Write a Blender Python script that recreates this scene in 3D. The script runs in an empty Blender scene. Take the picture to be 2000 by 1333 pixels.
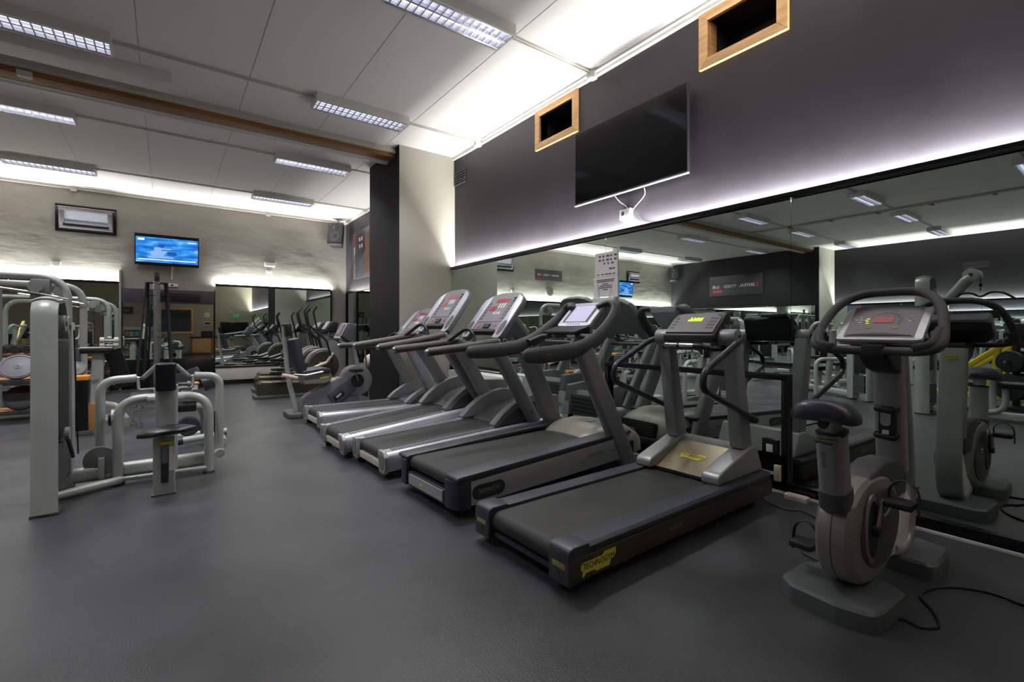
import bpy, bmesh, math, random
from mathutils import Vector, Matrix
random.seed(7)
S = bpy.context.scene
COL = S.collection
R = math.radians

# ------------------------------------------------------------------ camera
cam_d = bpy.data.cameras.new('camera')
cam_d.sensor_width = 36.0
cam_d.lens = 36.0 * 925 / 2000
cam_d.shift_y = -21.5 / 2000
cam_d.clip_start = 0.05
cam = bpy.data.objects.new('camera', cam_d)
COL.objects.link(cam)
cam.location = (0, 0, 1.25)
cam.rotation_euler = (R(90), 0, R(-36.1))
S.camera = cam

# ------------------------------------------------------------------ world, exposure
W = bpy.data.worlds.new('world')
S.world = W
W.use_nodes = True
W.node_tree.nodes['Background'].inputs[0].default_value = (0.02, 0.02, 0.022, 1)
W.node_tree.nodes['Background'].inputs[1].default_value = 0.0
S.view_settings.view_transform = 'Standard'
S.view_settings.look = 'None'
S.view_settings.gamma = 1.0
S.view_settings.use_curve_mapping = False
S.view_settings.exposure = 0.12
S.cycles.max_bounces = 10
S.cycles.diffuse_bounces = 5
S.cycles.glossy_bounces = 6
S.cycles.use_denoising = True
S.cycles.sample_clamp_indirect = 6.0
S.cycles.caustics_reflective = True
S.cycles.caustics_refractive = False

FIX_W = 34.0          # watts of one louvred ceiling light
LED_FILL = 0.115        # share of strip power given to the added ceiling fill lamp
LED_W = 39.0          # watts per metre of the strips above the mirrors
LIGHT_COL = (0.965, 0.97, 1.0)
LED_COL = (1.0, 0.985, 0.97)

# room measures (metres)
XR, XL, XLF = 3.88, -11.8, -10.5       # right wall, left wall, left wall of the far half
YB, YF, ZC = 12.85, -4.6, 4.12         # back wall, wall behind the camera, ceiling
PX, PY0, PY1 = 2.906, 6.94, 8.26       # pillar
MX = 3.82                              # mirror plane on the right wall

# ------------------------------------------------------------------ helpers
def lin(h):
    h = h.lstrip('#')
    return tuple(((c / 12.92) if c <= 0.04045 else ((c + 0.055) / 1.055) ** 2.4) for c in (int(h[i:i + 2], 16) / 255 for i in (0, 2, 4)))

MATS = {}
def mat(name, col, rough=0.5, metal=0.0, var=0.10, scale=6.0, bump=0.0, bscale=60.0, emit=0.0, ecol=None, spec=0.5, coat=0.0, stretch=(1, 1, 1), rvar=0.12, bdist=0.01):
    if name in MATS:
        return MATS[name]
    c = lin(col) if isinstance(col, str) else col
    m = bpy.data.materials.new(name)
    m.use_nodes = True
    nt = m.node_tree
    b = nt.nodes['Principled BSDF']
    tc = nt.nodes.new('ShaderNodeTexCoord')
    mp = nt.nodes.new('ShaderNodeMapping')
    mp.inputs['Scale'].default_value = stretch
    nt.links.new(tc.outputs['Object'], mp.inputs['Vector'])
    n = nt.nodes.new('ShaderNodeTexNoise')
    n.inputs['Scale'].default_value = scale
    n.inputs['Detail'].default_value = 5
    nt.links.new(mp.outputs[0], n.inputs['Vector'])
    r = nt.nodes.new('ShaderNodeValToRGB')
    r.color_ramp.elements[0].position = 0.32
    r.color_ramp.elements[1].position = 0.68
    r.color_ramp.elements[0].color = (*[max(0, x * (1 - var)) for x in c], 1)
    r.color_ramp.elements[1].color = (*[min(1, x * (1 + var)) for x in c], 1)
    nt.links.new(n.outputs['Fac'], r.inputs['Fac'])
    nt.links.new(r.outputs['Color'], b.inputs['Base Color'])
    mr = nt.nodes.new('ShaderNodeMapRange')
    mr.inputs['To Min'].default_value = max(0.02, rough * (1 - rvar))
    mr.inputs['To Max'].default_value = min(1, rough * (1 + rvar))
    nt.links.new(n.outputs['Fac'], mr.inputs['Value'])
    nt.links.new(mr.outputs[0], b.inputs['Roughness'])
    b.inputs['Metallic'].default_value = metal
    b.inputs['Specular IOR Level'].default_value = spec
    b.inputs['Coat Weight'].default_value = coat
    if bump:
        n2 = nt.nodes.new('ShaderNodeTexNoise')
        n2.inputs['Scale'].default_value = bscale
        n2.inputs['Detail'].default_value = 4
        nt.links.new(mp.outputs[0], n2.inputs['Vector'])
        bp = nt.nodes.new('ShaderNodeBump')
        bp.inputs['Strength'].default_value = bump
        bp.inputs['Distance'].default_value = bdist
        nt.links.new(n2.outputs['Fac'], bp.inputs['Height'])
        nt.links.new(bp.outputs[0], b.inputs['Normal'])
    if emit:
        b.inputs['Emission Color'].default_value = (*(ecol or c), 1)
        b.inputs['Emission Strength'].default_value = emit
    MATS[name] = m
    return m

def mirror_mat():
    m = bpy.data.materials.new('mirror_glass')
    m.use_nodes = True
    b = m.node_tree.nodes['Principled BSDF']
    n = m.node_tree.nodes.new('ShaderNodeTexNoise')
    n.inputs['Scale'].default_value = 1.5
    r = m.node_tree.nodes.new('ShaderNodeValToRGB')
    r.color_ramp.elements[0].color = (0.70, 0.785, 0.74, 1)
    r.color_ramp.elements[1].color = (0.72, 0.805, 0.76, 1)
    m.node_tree.links.new(n.outputs['Fac'], r.inputs['Fac'])
    m.node_tree.links.new(r.outputs['Color'], b.inputs['Base Color'])
    b.inputs['Metallic'].default_value = 1.0
    b.inputs['Roughness'].default_value = 0.0
    return m

M = dict(
    floor=mat('rubber_floor', '#39393c', 0.36, 0, 0.24, 1.9, 0.16, 120, spec=0.5, rvar=0.22),
    ceil=mat('ceiling_paint', '#e2deda', 0.8, 0, 0.03, 0.8, 0.02, 30),
    ceil_gap=mat('ceiling_joint', '#d0ccc8', 0.9),
    black=mat('black_wall_paint', '#343237', 0.5, 0, 0.12, 2.0, 0.16, 5, spec=0.35, bdist=0.012),
    plaster=mat('grey_plaster', '#8e8b83', 0.8, 0, 0.10, 1.2, 0.8, 1.8, stretch=(1, 1, 2.4), bdist=0.013),
    pillarw=mat('pale_pillar_paint', '#9c988c', 0.75, 0, 0.05, 1.5, 0.08, 12),
    blackfar=mat('far_black_paint', '#1e1d20', 0.6, 0, 0.12, 2.0, 0.05, 9, spec=0.3),
    pillardark=mat('dark_pillar_veneer', '#1b1819', 0.65, 0, 0.15, 3.0, 0.05, 30, stretch=(4, 4, 0.3), spec=0.2),
    beige=mat('beige_wall_paint', '#aaa08c', 0.85, 0, 0.05, 1.5, 0.1, 8),
    white=mat('white_plastic', '#d8d6d0', 0.45, 0, 0.05),
    offwhite=mat('offwhite_metal', '#bdb8ad', 0.45, 0, 0.05),
    wood=mat('honey_wood', '#d3a46c', 0.42, 0, 0.18, 3.0, 0.05, 40, stretch=(1, 1, 9)),
    beamwood=mat('brown_beam_wood', '#7d5427', 0.55, 0, 0.22, 3.0, 0.05, 30, stretch=(0.4, 6, 6)),
    orange=mat('orange_shelf', '#d18a2c', 0.5, 0, 0.15),
    blackgloss=mat('black_gloss', '#131114', 0.18, 0, 0.1),
    blackwood=mat('black_frame_wood', '#1a1516', 0.35, 0, 0.15),
    tvscreen=mat('tv_screen_off', '#0c0b0d', 0.10, 0, 0.05, spec=0.5),
    blackpl=mat('black_plastic', '#1b1b1d', 0.45, 0, 0.12, 20, 0.05, 200),
    rubber=mat('black_rubber', '#222224', 0.7, 0, 0.12, 12, 0.1, 150),
    belt=mat('treadmill_belt', '#272624', 0.6, 0, 0.42, 4.0, 0.2, 260, stretch=(0.45, 1.6, 1), rvar=0.25),
    slate=mat('slate_plastic', '#383a40', 0.42, 0, 0.12, 8, 0.05, 180),
    slatedark=mat('dark_slate_plastic', '#2e3038', 0.4, 0, 0.12, 8, 0.05, 180),
    darkgrey=mat('dark_grey_plastic', '#474649', 0.5, 0, 0.1, 10, 0.06, 200),
    midgrey=mat('mid_grey_plastic', '#6f6d70', 0.5, 0, 0.08, 10, 0.05, 200),
    handle=mat('soft_grey_handle', '#424143', 0.6, 0, 0.08, 12, 0.08, 260),
    olive=mat('olive_grey_handle', '#413e39', 0.5, 0, 0.1, 12, 0.05, 200),
    silver=mat('silver_paint', '#9c9b9a', 0.38, 0.35, 0.06, 5),
    silverpost=mat('grey_silver_post', '#87868a', 0.42, 0.25, 0.06, 5),
    silverbright=mat('bright_silver_rail', '#bcbcc6', 0.33, 0.45, 0.06, 3),
    silverside=mat('brushed_silver_panel', '#b4b4b6', 0.33, 0.5, 0.08, 3, stretch=(0.3, 1, 6)),
    champagne=mat('champagne_plastic', '#8d877c', 0.38, 0.15, 0.06, 4),
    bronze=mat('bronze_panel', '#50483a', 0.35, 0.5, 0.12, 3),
    bronzepale=mat('bronze_hood_panel', '#9a8c74', 0.3, 0.55, 0.12, 3),  # paler bronze than the side panels
    chrome=mat('chrome', '#d6d6d8', 0.12, 1.0, 0.03),
    steel=mat('satin_steel', '#a9a8a6', 0.28, 0.9, 0.06),
    gymgrey=mat('gym_grey_green_paint', '#a6aaa4', 0.36, 0.12, 0.05, 4, coat=0.15),
    gymgrey2=mat('gym_dull_grey_paint', '#868983', 0.42, 0.12, 0.08, 4),
    vinyl=mat('black_vinyl', '#19181c', 0.32, 0, 0.1, 10, 0.05, 120),
    vinylblue=mat('midnight_vinyl', '#35323f', 0.33, 0, 0.1, 10, 0.05, 120),
    tubeblue=mat('midnight_tube', '#2c2c38', 0.3, 0, 0.1, 10),
    basegrey=mat('graphite_base', '#4f5354', 0.5, 0, 0.06, 8, 0.08, 200),
    bikebody=mat('pewter_plastic', '#85827e', 0.38, 0.3, 0.06, 5),
    bikelight=mat('pale_pewter_plastic', '#86827c', 0.4, 0.2, 0.06, 5),
    yellow=mat('yellow_print', '#cfc13a', 0.5, 0, 0.05),
    yellowframe=mat('yellow_machine_paint', '#d2bd2a', 0.4, 0, 0.08),
    olivelogo=mat('dull_gold_print', '#8d8452', 0.5, 0, 0.05),
    greyprint=mat('dark_grey_print', '#4a4a4c', 0.5, 0, 0.05),
    blackprint=mat('black_print', '#141414', 0.5, 0, 0.05),
    whiteprint=mat('white_print', '#d8d4d4', 0.5, 0, 0.05),
    redprint=mat('red_print', '#b03436', 0.5, 0, 0.05),
    paper=mat('white_paper', '#cfcccb', 0.7, 0, 0.03),
    clearpl=mat('frosted_plastic', '#c9cac8', 0.2, 0, 0.03),
    lilac=mat('lilac_display', '#8a86a6', 0.25, 0, 0.03, emit=0.42, ecol=lin('#c9c6e4')),
    bikescreen=mat('violet_grey_display', '#5b5560', 0.3, 0, 0.05),
    redled=mat('red_led_display', '#7d2f3a', 0.3, 0, 0.1, 60, emit=0.12, ecol=lin('#d8344a')),
    greenled=mat('yellow_green_led', '#9aa030', 0.3, 0, 0.1, emit=0.65, ecol=lin('#dcec20')),
    exitgreen=mat('exit_sign_green', '#1f8a5c', 0.4, 0, 0.05, emit=0.3, ecol=lin('#2fb37c')),
    diffuser=mat('lamp_reflector', '#cfd0dc', 0.35, 0.3, 0.05, emit=0.55, ecol=lin('#cfd2ea')),
    tube=mat('fluorescent_tube', '#ffffff', 0.4, 0, 0.01, emit=2.6, ecol=(0.96, 0.97, 1.0)),
    blade=mat('louvre_aluminium', '#c9c9d2', 0.22, 0.7, 0.06),
    lamphousing=mat('lamp_housing', '#d6d3cd', 0.5, 0.1, 0.04),
    led=mat('led_strip', '#ffffff', 0.4, 0, 0.01, emit=8.0, ecol=(1, 0.99, 0.97)),
    frosted=mat('frosted_window_glass', '#aab0bd', 0.3, 0, 0.08, 60, 0.2, 150),
    darkglass=mat('dark_window_void', '#141214', 0.3, 0, 0.1),
    postergrey=mat('poster_charcoal', '#3c3a40', 0.35, 0, 0.15, 2),
    skin=mat('poster_skin_print', '#7c5a48', 0.5, 0, 0.2, 5),
    denim=mat('poster_blue_print', '#4d5a72', 0.5, 0, 0.25, 5),
    blueblind=mat('slate_blue_blind', '#39434c', 0.6, 0, 0.1),
    redwood=mat('reception_wood', '#9a6a3a', 0.45, 0, 0.15, 3, stretch=(1, 1, 5)),
    ballwhite=mat('pale_ball', '#c9c3cf', 0.5),
    cream=mat('cream_cover', '#c8bda6', 0.6),
    packa=mat('product_orange', '#c98a5a', 0.5), packb=mat('product_white', '#c7c7cc', 0.5), packc=mat('product_blue', '#7f9bb5', 0.5),
)
M['mirror'] = mirror_mat()

def rrect(w, h, r, k=4):
    """rounded rectangle centred on 0, as (a,b) pairs"""
    r = min(r, w / 2 - 1e-4, h / 2 - 1e-4)
    out = []
    for cx, cy, a0 in ((w/2 - r, h/2 - r, 0), (-w/2 + r, h/2 - r, 90), (-w/2 + r, -h/2 + r, 180), (w/2 - r, -h/2 + r, 270)):
        for i in range(k + 1):
            a = R(a0 + 90 * i / k)
            out.append((cx + r * math.cos(a), cy + r * math.sin(a)))
    return out

def fillet(pts, rad, k=6, closed=False):
    pts = [Vector(p) for p in pts]
    n = len(pts)
    out = []
    for i, p in enumerate(pts):
        if not closed and (i == 0 or i == n - 1):
            out.append(p); continue
        a, b = pts[i - 1] - p, pts[(i + 1) % n] - p
        la, lb = a.length, b.length
        a.normalize(); b.normalize()
        ang = a.angle(b)
        if ang > math.pi - 0.02:
            out.append(p); continue
        d = min(rad / math.tan(ang / 2), la * 0.49, lb * 0.49)
        p0, p1 = p + a * d, p + b * d
        for j in range(k + 1):
            t = j / k
            out.append(p0 * (1 - t) ** 2 + p * 2 * t * (1 - t) + p1 * t * t)
    return out

def spline(pts, k=6, closed=False):
    P_ = [Vector(p) for p in pts]
    n = len(P_)
    out = []
    rng = range(n) if closed else range(n - 1)
    for i in rng:
        if closed:
            p0, p1, p2, p3 = P_[i - 1], P_[i], P_[(i + 1) % n], P_[(i + 2) % n]
        else:
            p0, p1, p2, p3 = P_[max(i - 1, 0)], P_[i], P_[i + 1], P_[min(i + 2, n - 1)]
        for j in range(k):
            t = j / k
            out.append(0.5 * ((2 * p1) + (p2 - p0) * t + (2 * p0 - 5 * p1 + 4 * p2 - p3) * t * t + (3 * p1 - p0 - 3 * p2 + p3) * t ** 3))
    if not closed:
        out.append(P_[-1])
    return out

class B:
    def __init__(s):
        s.bm = bmesh.new()
        s.slots = {}
    def face(s, vs):
        try:
            return s.bm.faces.new(vs)
        except ValueError:
            return None
    def box(s, x0, x1, y0, y1, z0, z1):
        v = [s.bm.verts.new(p) for p in ((x0, y0, z0), (x1, y0, z0), (x1, y1, z0), (x0, y1, z0), (x0, y0, z1), (x1, y0, z1), (x1, y1, z1), (x0, y1, z1))]
        for f in ((3, 2, 1, 0), (4, 5, 6, 7), (0, 1, 5, 4), (1, 2, 6, 5), (2, 3, 7, 6), (3, 0, 4, 7)):
            s.bm.faces.new([v[i] for i in f])
        return s
    def prism(s, poly, axis, lo, hi):
        def pt(a, b, h):
            return {'x': (h, a, b), 'y': (a, h, b), 'z': (a, b, h)}[axis]
        l = [s.bm.verts.new(pt(a, b, lo)) for a, b in poly]
        u = [s.bm.verts.new(pt(a, b, hi)) for a, b in poly]
        n = len(poly)
        s.bm.faces.new(l); s.bm.faces.new(u)
        for i in range(n):
            s.bm.faces.new((l[i], l[(i + 1) % n], u[(i + 1) % n], u[i]))
        return s
    def loft(s, rings, cap=True, closed=False):
        rs = [[s.bm.verts.new(p) for p in r] for r in rings]
        n = len(rs[0])
        m = len(rs)
        for i in range(m if closed else m - 1):
            a, b = rs[i], rs[(i + 1) % m]
            for j in range(n):
                s.face((a[j], a[(j + 1) % n], b[(j + 1) % n], b[j]))
        if cap and not closed:
            s.face(rs[0]); s.face(rs[-1])
        return s
    def sweep(s, pts, prof, up=(0, 0, 1), closed=False, scales=None):
        pts = [Vector(p) for p in pts]
        n = len(pts)
        up = Vector(up)
        rings = []
        side = None
        for i, p in enumerate(pts):
            if closed:
                t = pts[(i + 1) % n] - pts[i - 1]
            else:
                t = pts[min(i + 1, n - 1)] - pts[max(i - 1, 0)]
            t.normalize()
            if side is None:
                sd = t.cross(up)
                if sd.length < 1e-3:
                    sd = t.cross(Vector((0, 1, 0.01)))
            else:
                sd = side - t * side.dot(t)
            sd.normalize()
            side = sd
            u = sd.cross(t)
            k = scales[i] if scales else 1.0
            rings.append([p + sd * a * k + u * b * k for a, b in prof])
        return s.loft(rings, True, closed)
    def tube(s, pts, r, n=10, closed=False, up=(0, 0, 1), ry=None, scales=None):
        prof = [(r * math.cos(2 * math.pi * i / n), (ry or r) * math.sin(2 * math.pi * i / n)) for i in range(n)]
        return s.sweep(pts, prof, up, closed, scales)
    def cyl(s, p0, p1, r0, r1=None, n=18):
        p0, p1 = Vector(p0), Vector(p1)
        r1 = r0 if r1 is None else r1
        t = (p1 - p0).normalized()
        a = t.cross(Vector((0, 0, 1)))
        if a.length < 1e-3:
            a = Vector((1, 0, 0))
        a.normalize()
        b = a.cross(t)
        cs = [(math.cos(2 * math.pi * i / n), math.sin(2 * math.pi * i / n)) for i in range(n)]
        return s.loft([[p0 + (a * c + b * d) * r0 for c, d in cs], [p1 + (a * c + b * d) * r1 for c, d in cs]])
    def ball(s, c, rx, ry, rz, nu=16, nv=10, e=1.0):
        c = Vector(c)
        def pw(x):
            return math.copysign(abs(x) ** e, x)
        rings = []
        for j in range(1, nv):
            ph = math.pi * j / nv - math.pi / 2
            rings.append([c + Vector((rx * pw(math.cos(ph)) * pw(math.cos(2 * math.pi * i / nu)), ry * pw(math.cos(ph)) * pw(math.sin(2 * math.pi * i / nu)), rz * pw(math.sin(ph)))) for i in range(nu)])
        return s.loft(rings)
    def bev(s, w, seg=2, ang=30):
        bmesh.ops.remove_doubles(s.bm, verts=s.bm.verts, dist=1e-6)
        bmesh.ops.recalc_face_normals(s.bm, faces=s.bm.faces)
        es = [e for e in s.bm.edges if len(e.link_faces) == 2 and e.calc_face_angle(0) > R(ang)]
        if es:
            bmesh.ops.bevel(s.bm, geom=es, offset=w, segments=seg, profile=0.6, affect='EDGES', clamp_overlap=True)
        return s
    def xf(s, mtx):
        bmesh.ops.transform(s.bm, matrix=mtx, verts=s.bm.verts)
        return s
    def move(s, x, y, z):
        return s.xf(Matrix.Translation((x, y, z)))
    def mats(s, fn):
        s.slotfn = fn
        return s
    def out(s, name, material, parent=None, smooth=38, mats=None, slot=None):
        bm = s.bm
        bmesh.ops.recalc_face_normals(bm, faces=bm.faces)
        if smooth:
            for f in bm.faces:
                f.smooth = True
            for e in bm.edges:
                if len(e.link_faces) == 2 and e.calc_face_angle(0) > R(smooth):
                    e.smooth = False
        if slot:
            bm.normal_update()
            for f in bm.faces:
                f.material_index = slot(f)
        me = bpy.data.meshes.new(name)
        bm.to_mesh(me)
        bm.free()
        for mm in (mats or [material]):
            me.materials.append(M[mm] if isinstance(mm, str) else mm)
        o = bpy.data.objects.new(name, me)
        COL.objects.link(o)
        if parent:
            o.parent = parent
        return o

def tag(o, label=None, cat=None, group=None, kind=None):
    if label: o['label'] = label
    if cat: o['category'] = cat
    if group: o['group'] = group
    if kind: o['kind'] = kind
    return o

def thing(name, label, cat, loc=(0, 0, 0), rz=0, group=None, tilt=0, kind=None):
    o = bpy.data.objects.new(name, None)
    o.empty_display_size = 0.1
    COL.objects.link(o)
    o.location = loc
    o.rotation_euler = (0, R(-tilt), R(rz))
    return tag(o, label, cat, group, kind)

def copy_tree(o, parent=None):
    c = o.copy()
    COL.objects.link(c)
    c.parent = parent
    for ch in list(o.children):
        copy_tree(ch, c)
    return c

def clone(o, label, loc, rz=0, tilt=0, group=None):
    c = copy_tree(o)
    c.location = loc
    c.rotation_euler = (0, R(-tilt), R(rz))
    c['label'] = label
    if group: c['group'] = group
    return c

TXT = {}
def text_mesh(body, size, extrude=0.0008, squash=1.0, bold=0.0):
    key = (body, size, extrude, squash, bold)
    if key in TXT:
        return TXT[key]
    cu = bpy.data.curves.new('lettering', 'FONT')
    cu.body = body
    cu.size = size
    cu.extrude = extrude
    cu.offset = bold
    cu.align_x = 'CENTER'
    cu.align_y = 'CENTER'
    cu.resolution_u = 2
    o = bpy.data.objects.new('lettering', cu)
    COL.objects.link(o)
    dg = bpy.context.evaluated_depsgraph_get()
    me = bpy.data.meshes.new_from_object(o.evaluated_get(dg))
    bpy.data.objects.remove(o)
    bpy.data.curves.remove(cu)
    me.transform(Matrix.Scale(squash, 4, (1, 0, 0)))
    TXT[key] = me
    return me

def text(body, size, material, parent, loc, right, up, name='lettering', extrude=0.0008, squash=1.0, bold=0.0):
    """flat lettering: 'right' = reading direction, 'up' = letter height direction"""
    me = text_mesh(body, size, extrude, squash, bold).copy()
    me.materials.clear()
    me.materials.append(M[material])
    o = bpy.data.objects.new(name, me)
    COL.objects.link(o)
    r = Vector(right).normalized()
    u = Vector(up).normalized()
    n = r.cross(u)
    mm = Matrix((r, u, n)).transposed().to_4x4()
    mm.translation = Vector(loc)
    o.parent = parent
    o.matrix_local = mm
    return o

def plane_part(poly3, thick, name, material, parent):
    """thin plate from a planar 3-D polygon, thickened against its normal"""
    b = B()
    p = [Vector(q) for q in poly3]
    n = (p[1] - p[0]).cross(p[-1] - p[0]).normalized()
    b.loft([[q for q in p], [q - n * thick for q in p]])
    return b.out(name, material, parent)

def area(name, loc, sx, sy, watts, col, rot, parent=None, spread=180):
    l = bpy.data.lights.new(name, 'AREA')
    l.shape = 'RECTANGLE'
    l.size, l.size_y = sx, sy
    l.energy = watts
    l.color = col
    l.spread = R(spread)
    o = bpy.data.objects.new(name, l)
    COL.objects.link(o)
    o.location = loc
    o.rotation_euler = rot
    if parent: o.parent = parent
    return o

# ================================================================== STRUCTURE
tag(B().box(XL - 0.3, XR + 0.3, YF - 0.3, YB + 0.3, -0.12, 0).out('floor', 'floor', smooth=0), 'dark grey speckled rubber gym floor', 'floor', kind='structure')

ceil = tag(B().box(XL - 0.3, XR + 0.3, YF - 0.3, YB + 0.3, ZC + 0.006, ZC + 0.2).out('ceiling', 'ceil_gap', smooth=0), 'off-white panelled gym ceiling with thin joints', 'ceiling', kind='structure')
ub = B().box(0, 1, 0, 1, 0, 0.006).out('ceiling_panel', 'ceil', ceil, smooth=0)
first = True
ys = [YF - 0.25, -1.1, 1.33, 3.73, 6.12, 7.31, 8.52, 11.15, YB + 0.25]
xs = [XR + 0.25, 2.74]
while xs[-1] > XL - 0.25:
    xs.append(xs[-1] - 0.99)
for i in range(len(xs) - 1):
    for j in range(len(ys) - 1):
        p = ub if first else ub.copy()
        if not first:
            COL.objects.link(p)
        first = False
        g = 0.005
        p.location = (xs[i + 1] + g, ys[j] + g, ZC)
        p.scale = (xs[i] - xs[i + 1] - 2 * g, ys[j + 1] - ys[j] - 2 * g, 1)

# right wall with two high window openings
w = B()
T = 0.36
holes = [(1.77, 2.36), (4.09, 4.69)]
yy = YF - 0.3
for a, b in holes + [(YB + 0.3, None)]:
    w.box(XR, XR + T, yy, a, 0, ZC + 0.1)
    if b:
        w.box(XR, XR + T, a, b, 0, 3.655)
        w.box(XR, XR + T, a, b, 4.03, ZC + 0.1)
        yy = b
tag(w.out('wall_right', 'black', smooth=0), 'black painted side wall above the long mirror', 'wall', kind='structure')

def slotn(f):
    return 0 if abs(f.normal.y) > 0.5 else 1
tag(B().box(PX, XR, PY0, PY1, 0, ZC + 0.1).out('pillar', None, smooth=0, mats=['pillarw', 'pillardark'], slot=slotn), 'square pillar, pale front face and black side face', 'pillar', kind='structure')

w = B()
w.box(XL - 0.3, -1.69, YB, YB + 0.3, 0, ZC + 0.1)
w.box(-1.69, -0.78, YB, YB + 0.3, 2.63, ZC + 0.1)
w.box(-1.69, -0.78, YB + 0.006, YB + 0.3, 0, 2.63)
w.box(-0.78, XR + 0.3, YB, YB + 0.3, 0, ZC + 0.1)
tag(w.out('wall_back', 'plaster', smooth=0), 'uneven grey plastered back wall', 'wall', kind='structure')

def slotl(f):
    return 1 if abs(f.normal.y) > 0.5 else 0
tag(B().prism([(XL - 0.3, YF - 0.3), (XL, YF - 0.3), (XL, PY0), (XLF, PY0), (XLF, YB), (XL - 0.3, YB)], 'z', 0, ZC + 0.1).out('wall_left', None, smooth=0, mats=['blackfar', 'pillarw'], slot=slotl), 'black far side wall with a pale step, seen in the mirror', 'wall', kind='structure')
tag(B().box(XL - 0.3, XR + 0.3, YF - 0.3, YF, 0, ZC + 0.1).out('wall_front', 'beige', smooth=0), 'beige wall seen only in the back mirrors', 'wall', kind='structure')

# ceiling beam (brown underside, pale flange)
bt = thing('trim_1', 'brown wooden ceiling beam with a pale flange along its far edge', 'beam', kind='structure')
B().box(XLF, PX, 7.13, 7.345, 3.97, ZC).bev(0.006).out('beam', 'beamwood', bt)
B().box(XLF, PX, 7.345, 7.42, 3.965, ZC).out('flange', 'lamphousing', bt, smooth=0)
B().box(XLF, PX, 7.42, 7.47, 3.950, 3.975).out('flange_edge', 'white', bt, smooth=0)
B().box(XLF, PX, 7.105, 7.13, 4.03, ZC).out('face_board', 'offwhite', bt, smooth=0)
B().box(XLF, PX, 7.08, 7.105, 4.03, 4.06).out('conduit', 'offwhite', bt, smooth=0)
B().box(-1.28, -1.16, 7.08, 7.16, 3.94, 4.0).bev(0.008).out('junction_box', 'offwhite', bt)

# baseboard: pale strip and black plinth under the right mirror
tag(B().box(3.785, 3.805, YF, PY0, 0, 0.022).bev(0.004).out('baseboard_right', 'white'), 'thin white floor strip along the mirror wall', 'baseboard', kind='structure')

# ================================================================== MIRRORS
def up_strip(parent, loc, length, horiz_axis, watts_per_m=LED_W):
    """light strip lying in the open trough behind a mirror's top edge, shining up, with an added fill lamp above it"""
    if horiz_axis == 'y':
        b = B().box(-0.012, 0.012, -length / 2, length / 2, -0.006, 0)
        sx, sy = 0.02, length
    else:
        b = B().box(-length / 2, length / 2, -0.012, 0.012, -0.006, 0)
        sx, sy = length, 0.02
    o = b.out('led_strip', 'led', parent, smooth=0)
    o.location = loc
    area('led_or_fill_light', (loc[0], loc[1], loc[2] + 0.003), sx, sy, watts_per_m * length, LED_COL, (R(180), 0, 0), parent)
    area('led_or_fill_light', (loc[0], loc[1], loc[2] + 0.062), sx, sy, watts_per_m * LED_FILL * length, LED_COL, (R(180), 0, 0), parent)  # added fill lamp above the lip, brightens the wider ceiling

mr = thing('wall_mirror', 'long frameless wall mirror behind the treadmills, black top edge', 'mirror')
edges = [YF + 0.05, -2.08, -0.21, 1.653, 3.526, 5.433, PY0 - 0.005]
for a, b in zip(edges, edges[1:]):
    B().box(MX, MX + 0.005, a + 0.0012, b - 0.0012, 0.09, 2.262).out('mirror_pane', 'mirror', mr, smooth=0)
B().box(3.826, XR - 0.002, YF + 0.02, PY0 - 0.005, 0.0, 2.15).out('backing', 'blackwood', mr, smooth=0)
B().box(3.79, 3.802, YF + 0.02, PY0 - 0.005, 2.245, 2.292).bev(0.002).out('top_frame', 'blackgloss', mr)
B().box(3.802, 3.825, YF + 0.02, PY0 - 0.005, 2.2625, 2.270).out('top_frame', 'blackgloss', mr, smooth=0)
B().box(3.79, 3.82, YF + 0.02, PY0 - 0.005, 0.022, 0.09).bev(0.003).out('plinth', 'blackgloss', mr)
up_strip(mr, (3.838, (YF + PY0) / 2, 2.235), PY0 - YF - 0.1, 'y')

def frame_on_mirror(label, y0, y1, z1, t=0.045):
    f = thing('mirror_guard_frame', label, 'frame', (0, 0, 0))
    B().box(3.775, 3.818, y0, y1, z1 - t, z1).bev(0.003).out('top_rail', 'blackgloss', f)
    B().box(3.775, 3.818, y0, y1, 0.095, 0.095 + t).bev(0.003).out('bottom_rail', 'blackgloss', f)
    for y in (y0, y1 - t):
        B().box(3.775, 3.818, y, y + t, 0.095 + t, z1 - t).bev(0.003).out('stile', 'blackgloss', f)
    return f
frame_on_mirror('black glossy frame on the mirror behind the nearest treadmill', 1.66, 3.5, 0.91)
frame_on_mirror('black frame on the mirror beside the pillar behind the far treadmills', 5.43, 6.93, 0.70)

def back_mirror(label, x0, x1, z0, z1, panes, led, lip=0.03, ybase=YB):
    t = thing('wall_mirror', label, 'mirror')
    n = panes
    for i in range(n):
        a, b = x0 + (x1 - x0) * i / n, x0 + (x1 - x0) * (i + 1) / n
        B().box(a + 0.0015, b - 0.0015, ybase - 0.06, ybase - 0.055, z0, z1).out('mirror_pane', 'mirror', t, smooth=0)
    B().box(x0, x1, ybase - 0.055, ybase - 0.002, 0.0, z1 - 0.09).out('backing', 'blackwood', t, smooth=0)
    if led:
        B().box(x0, x1, ybase - 0.09, ybase - 0.078, z1 - 0.02, z1 + lip).out('top_frame', 'blackgloss', t, smooth=0)
        up_strip(t, ((x0 + x1) / 2, ybase - 0.038, z1 - 0.025), x1 - x0 - 0.04, 'x')
    return t

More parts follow.
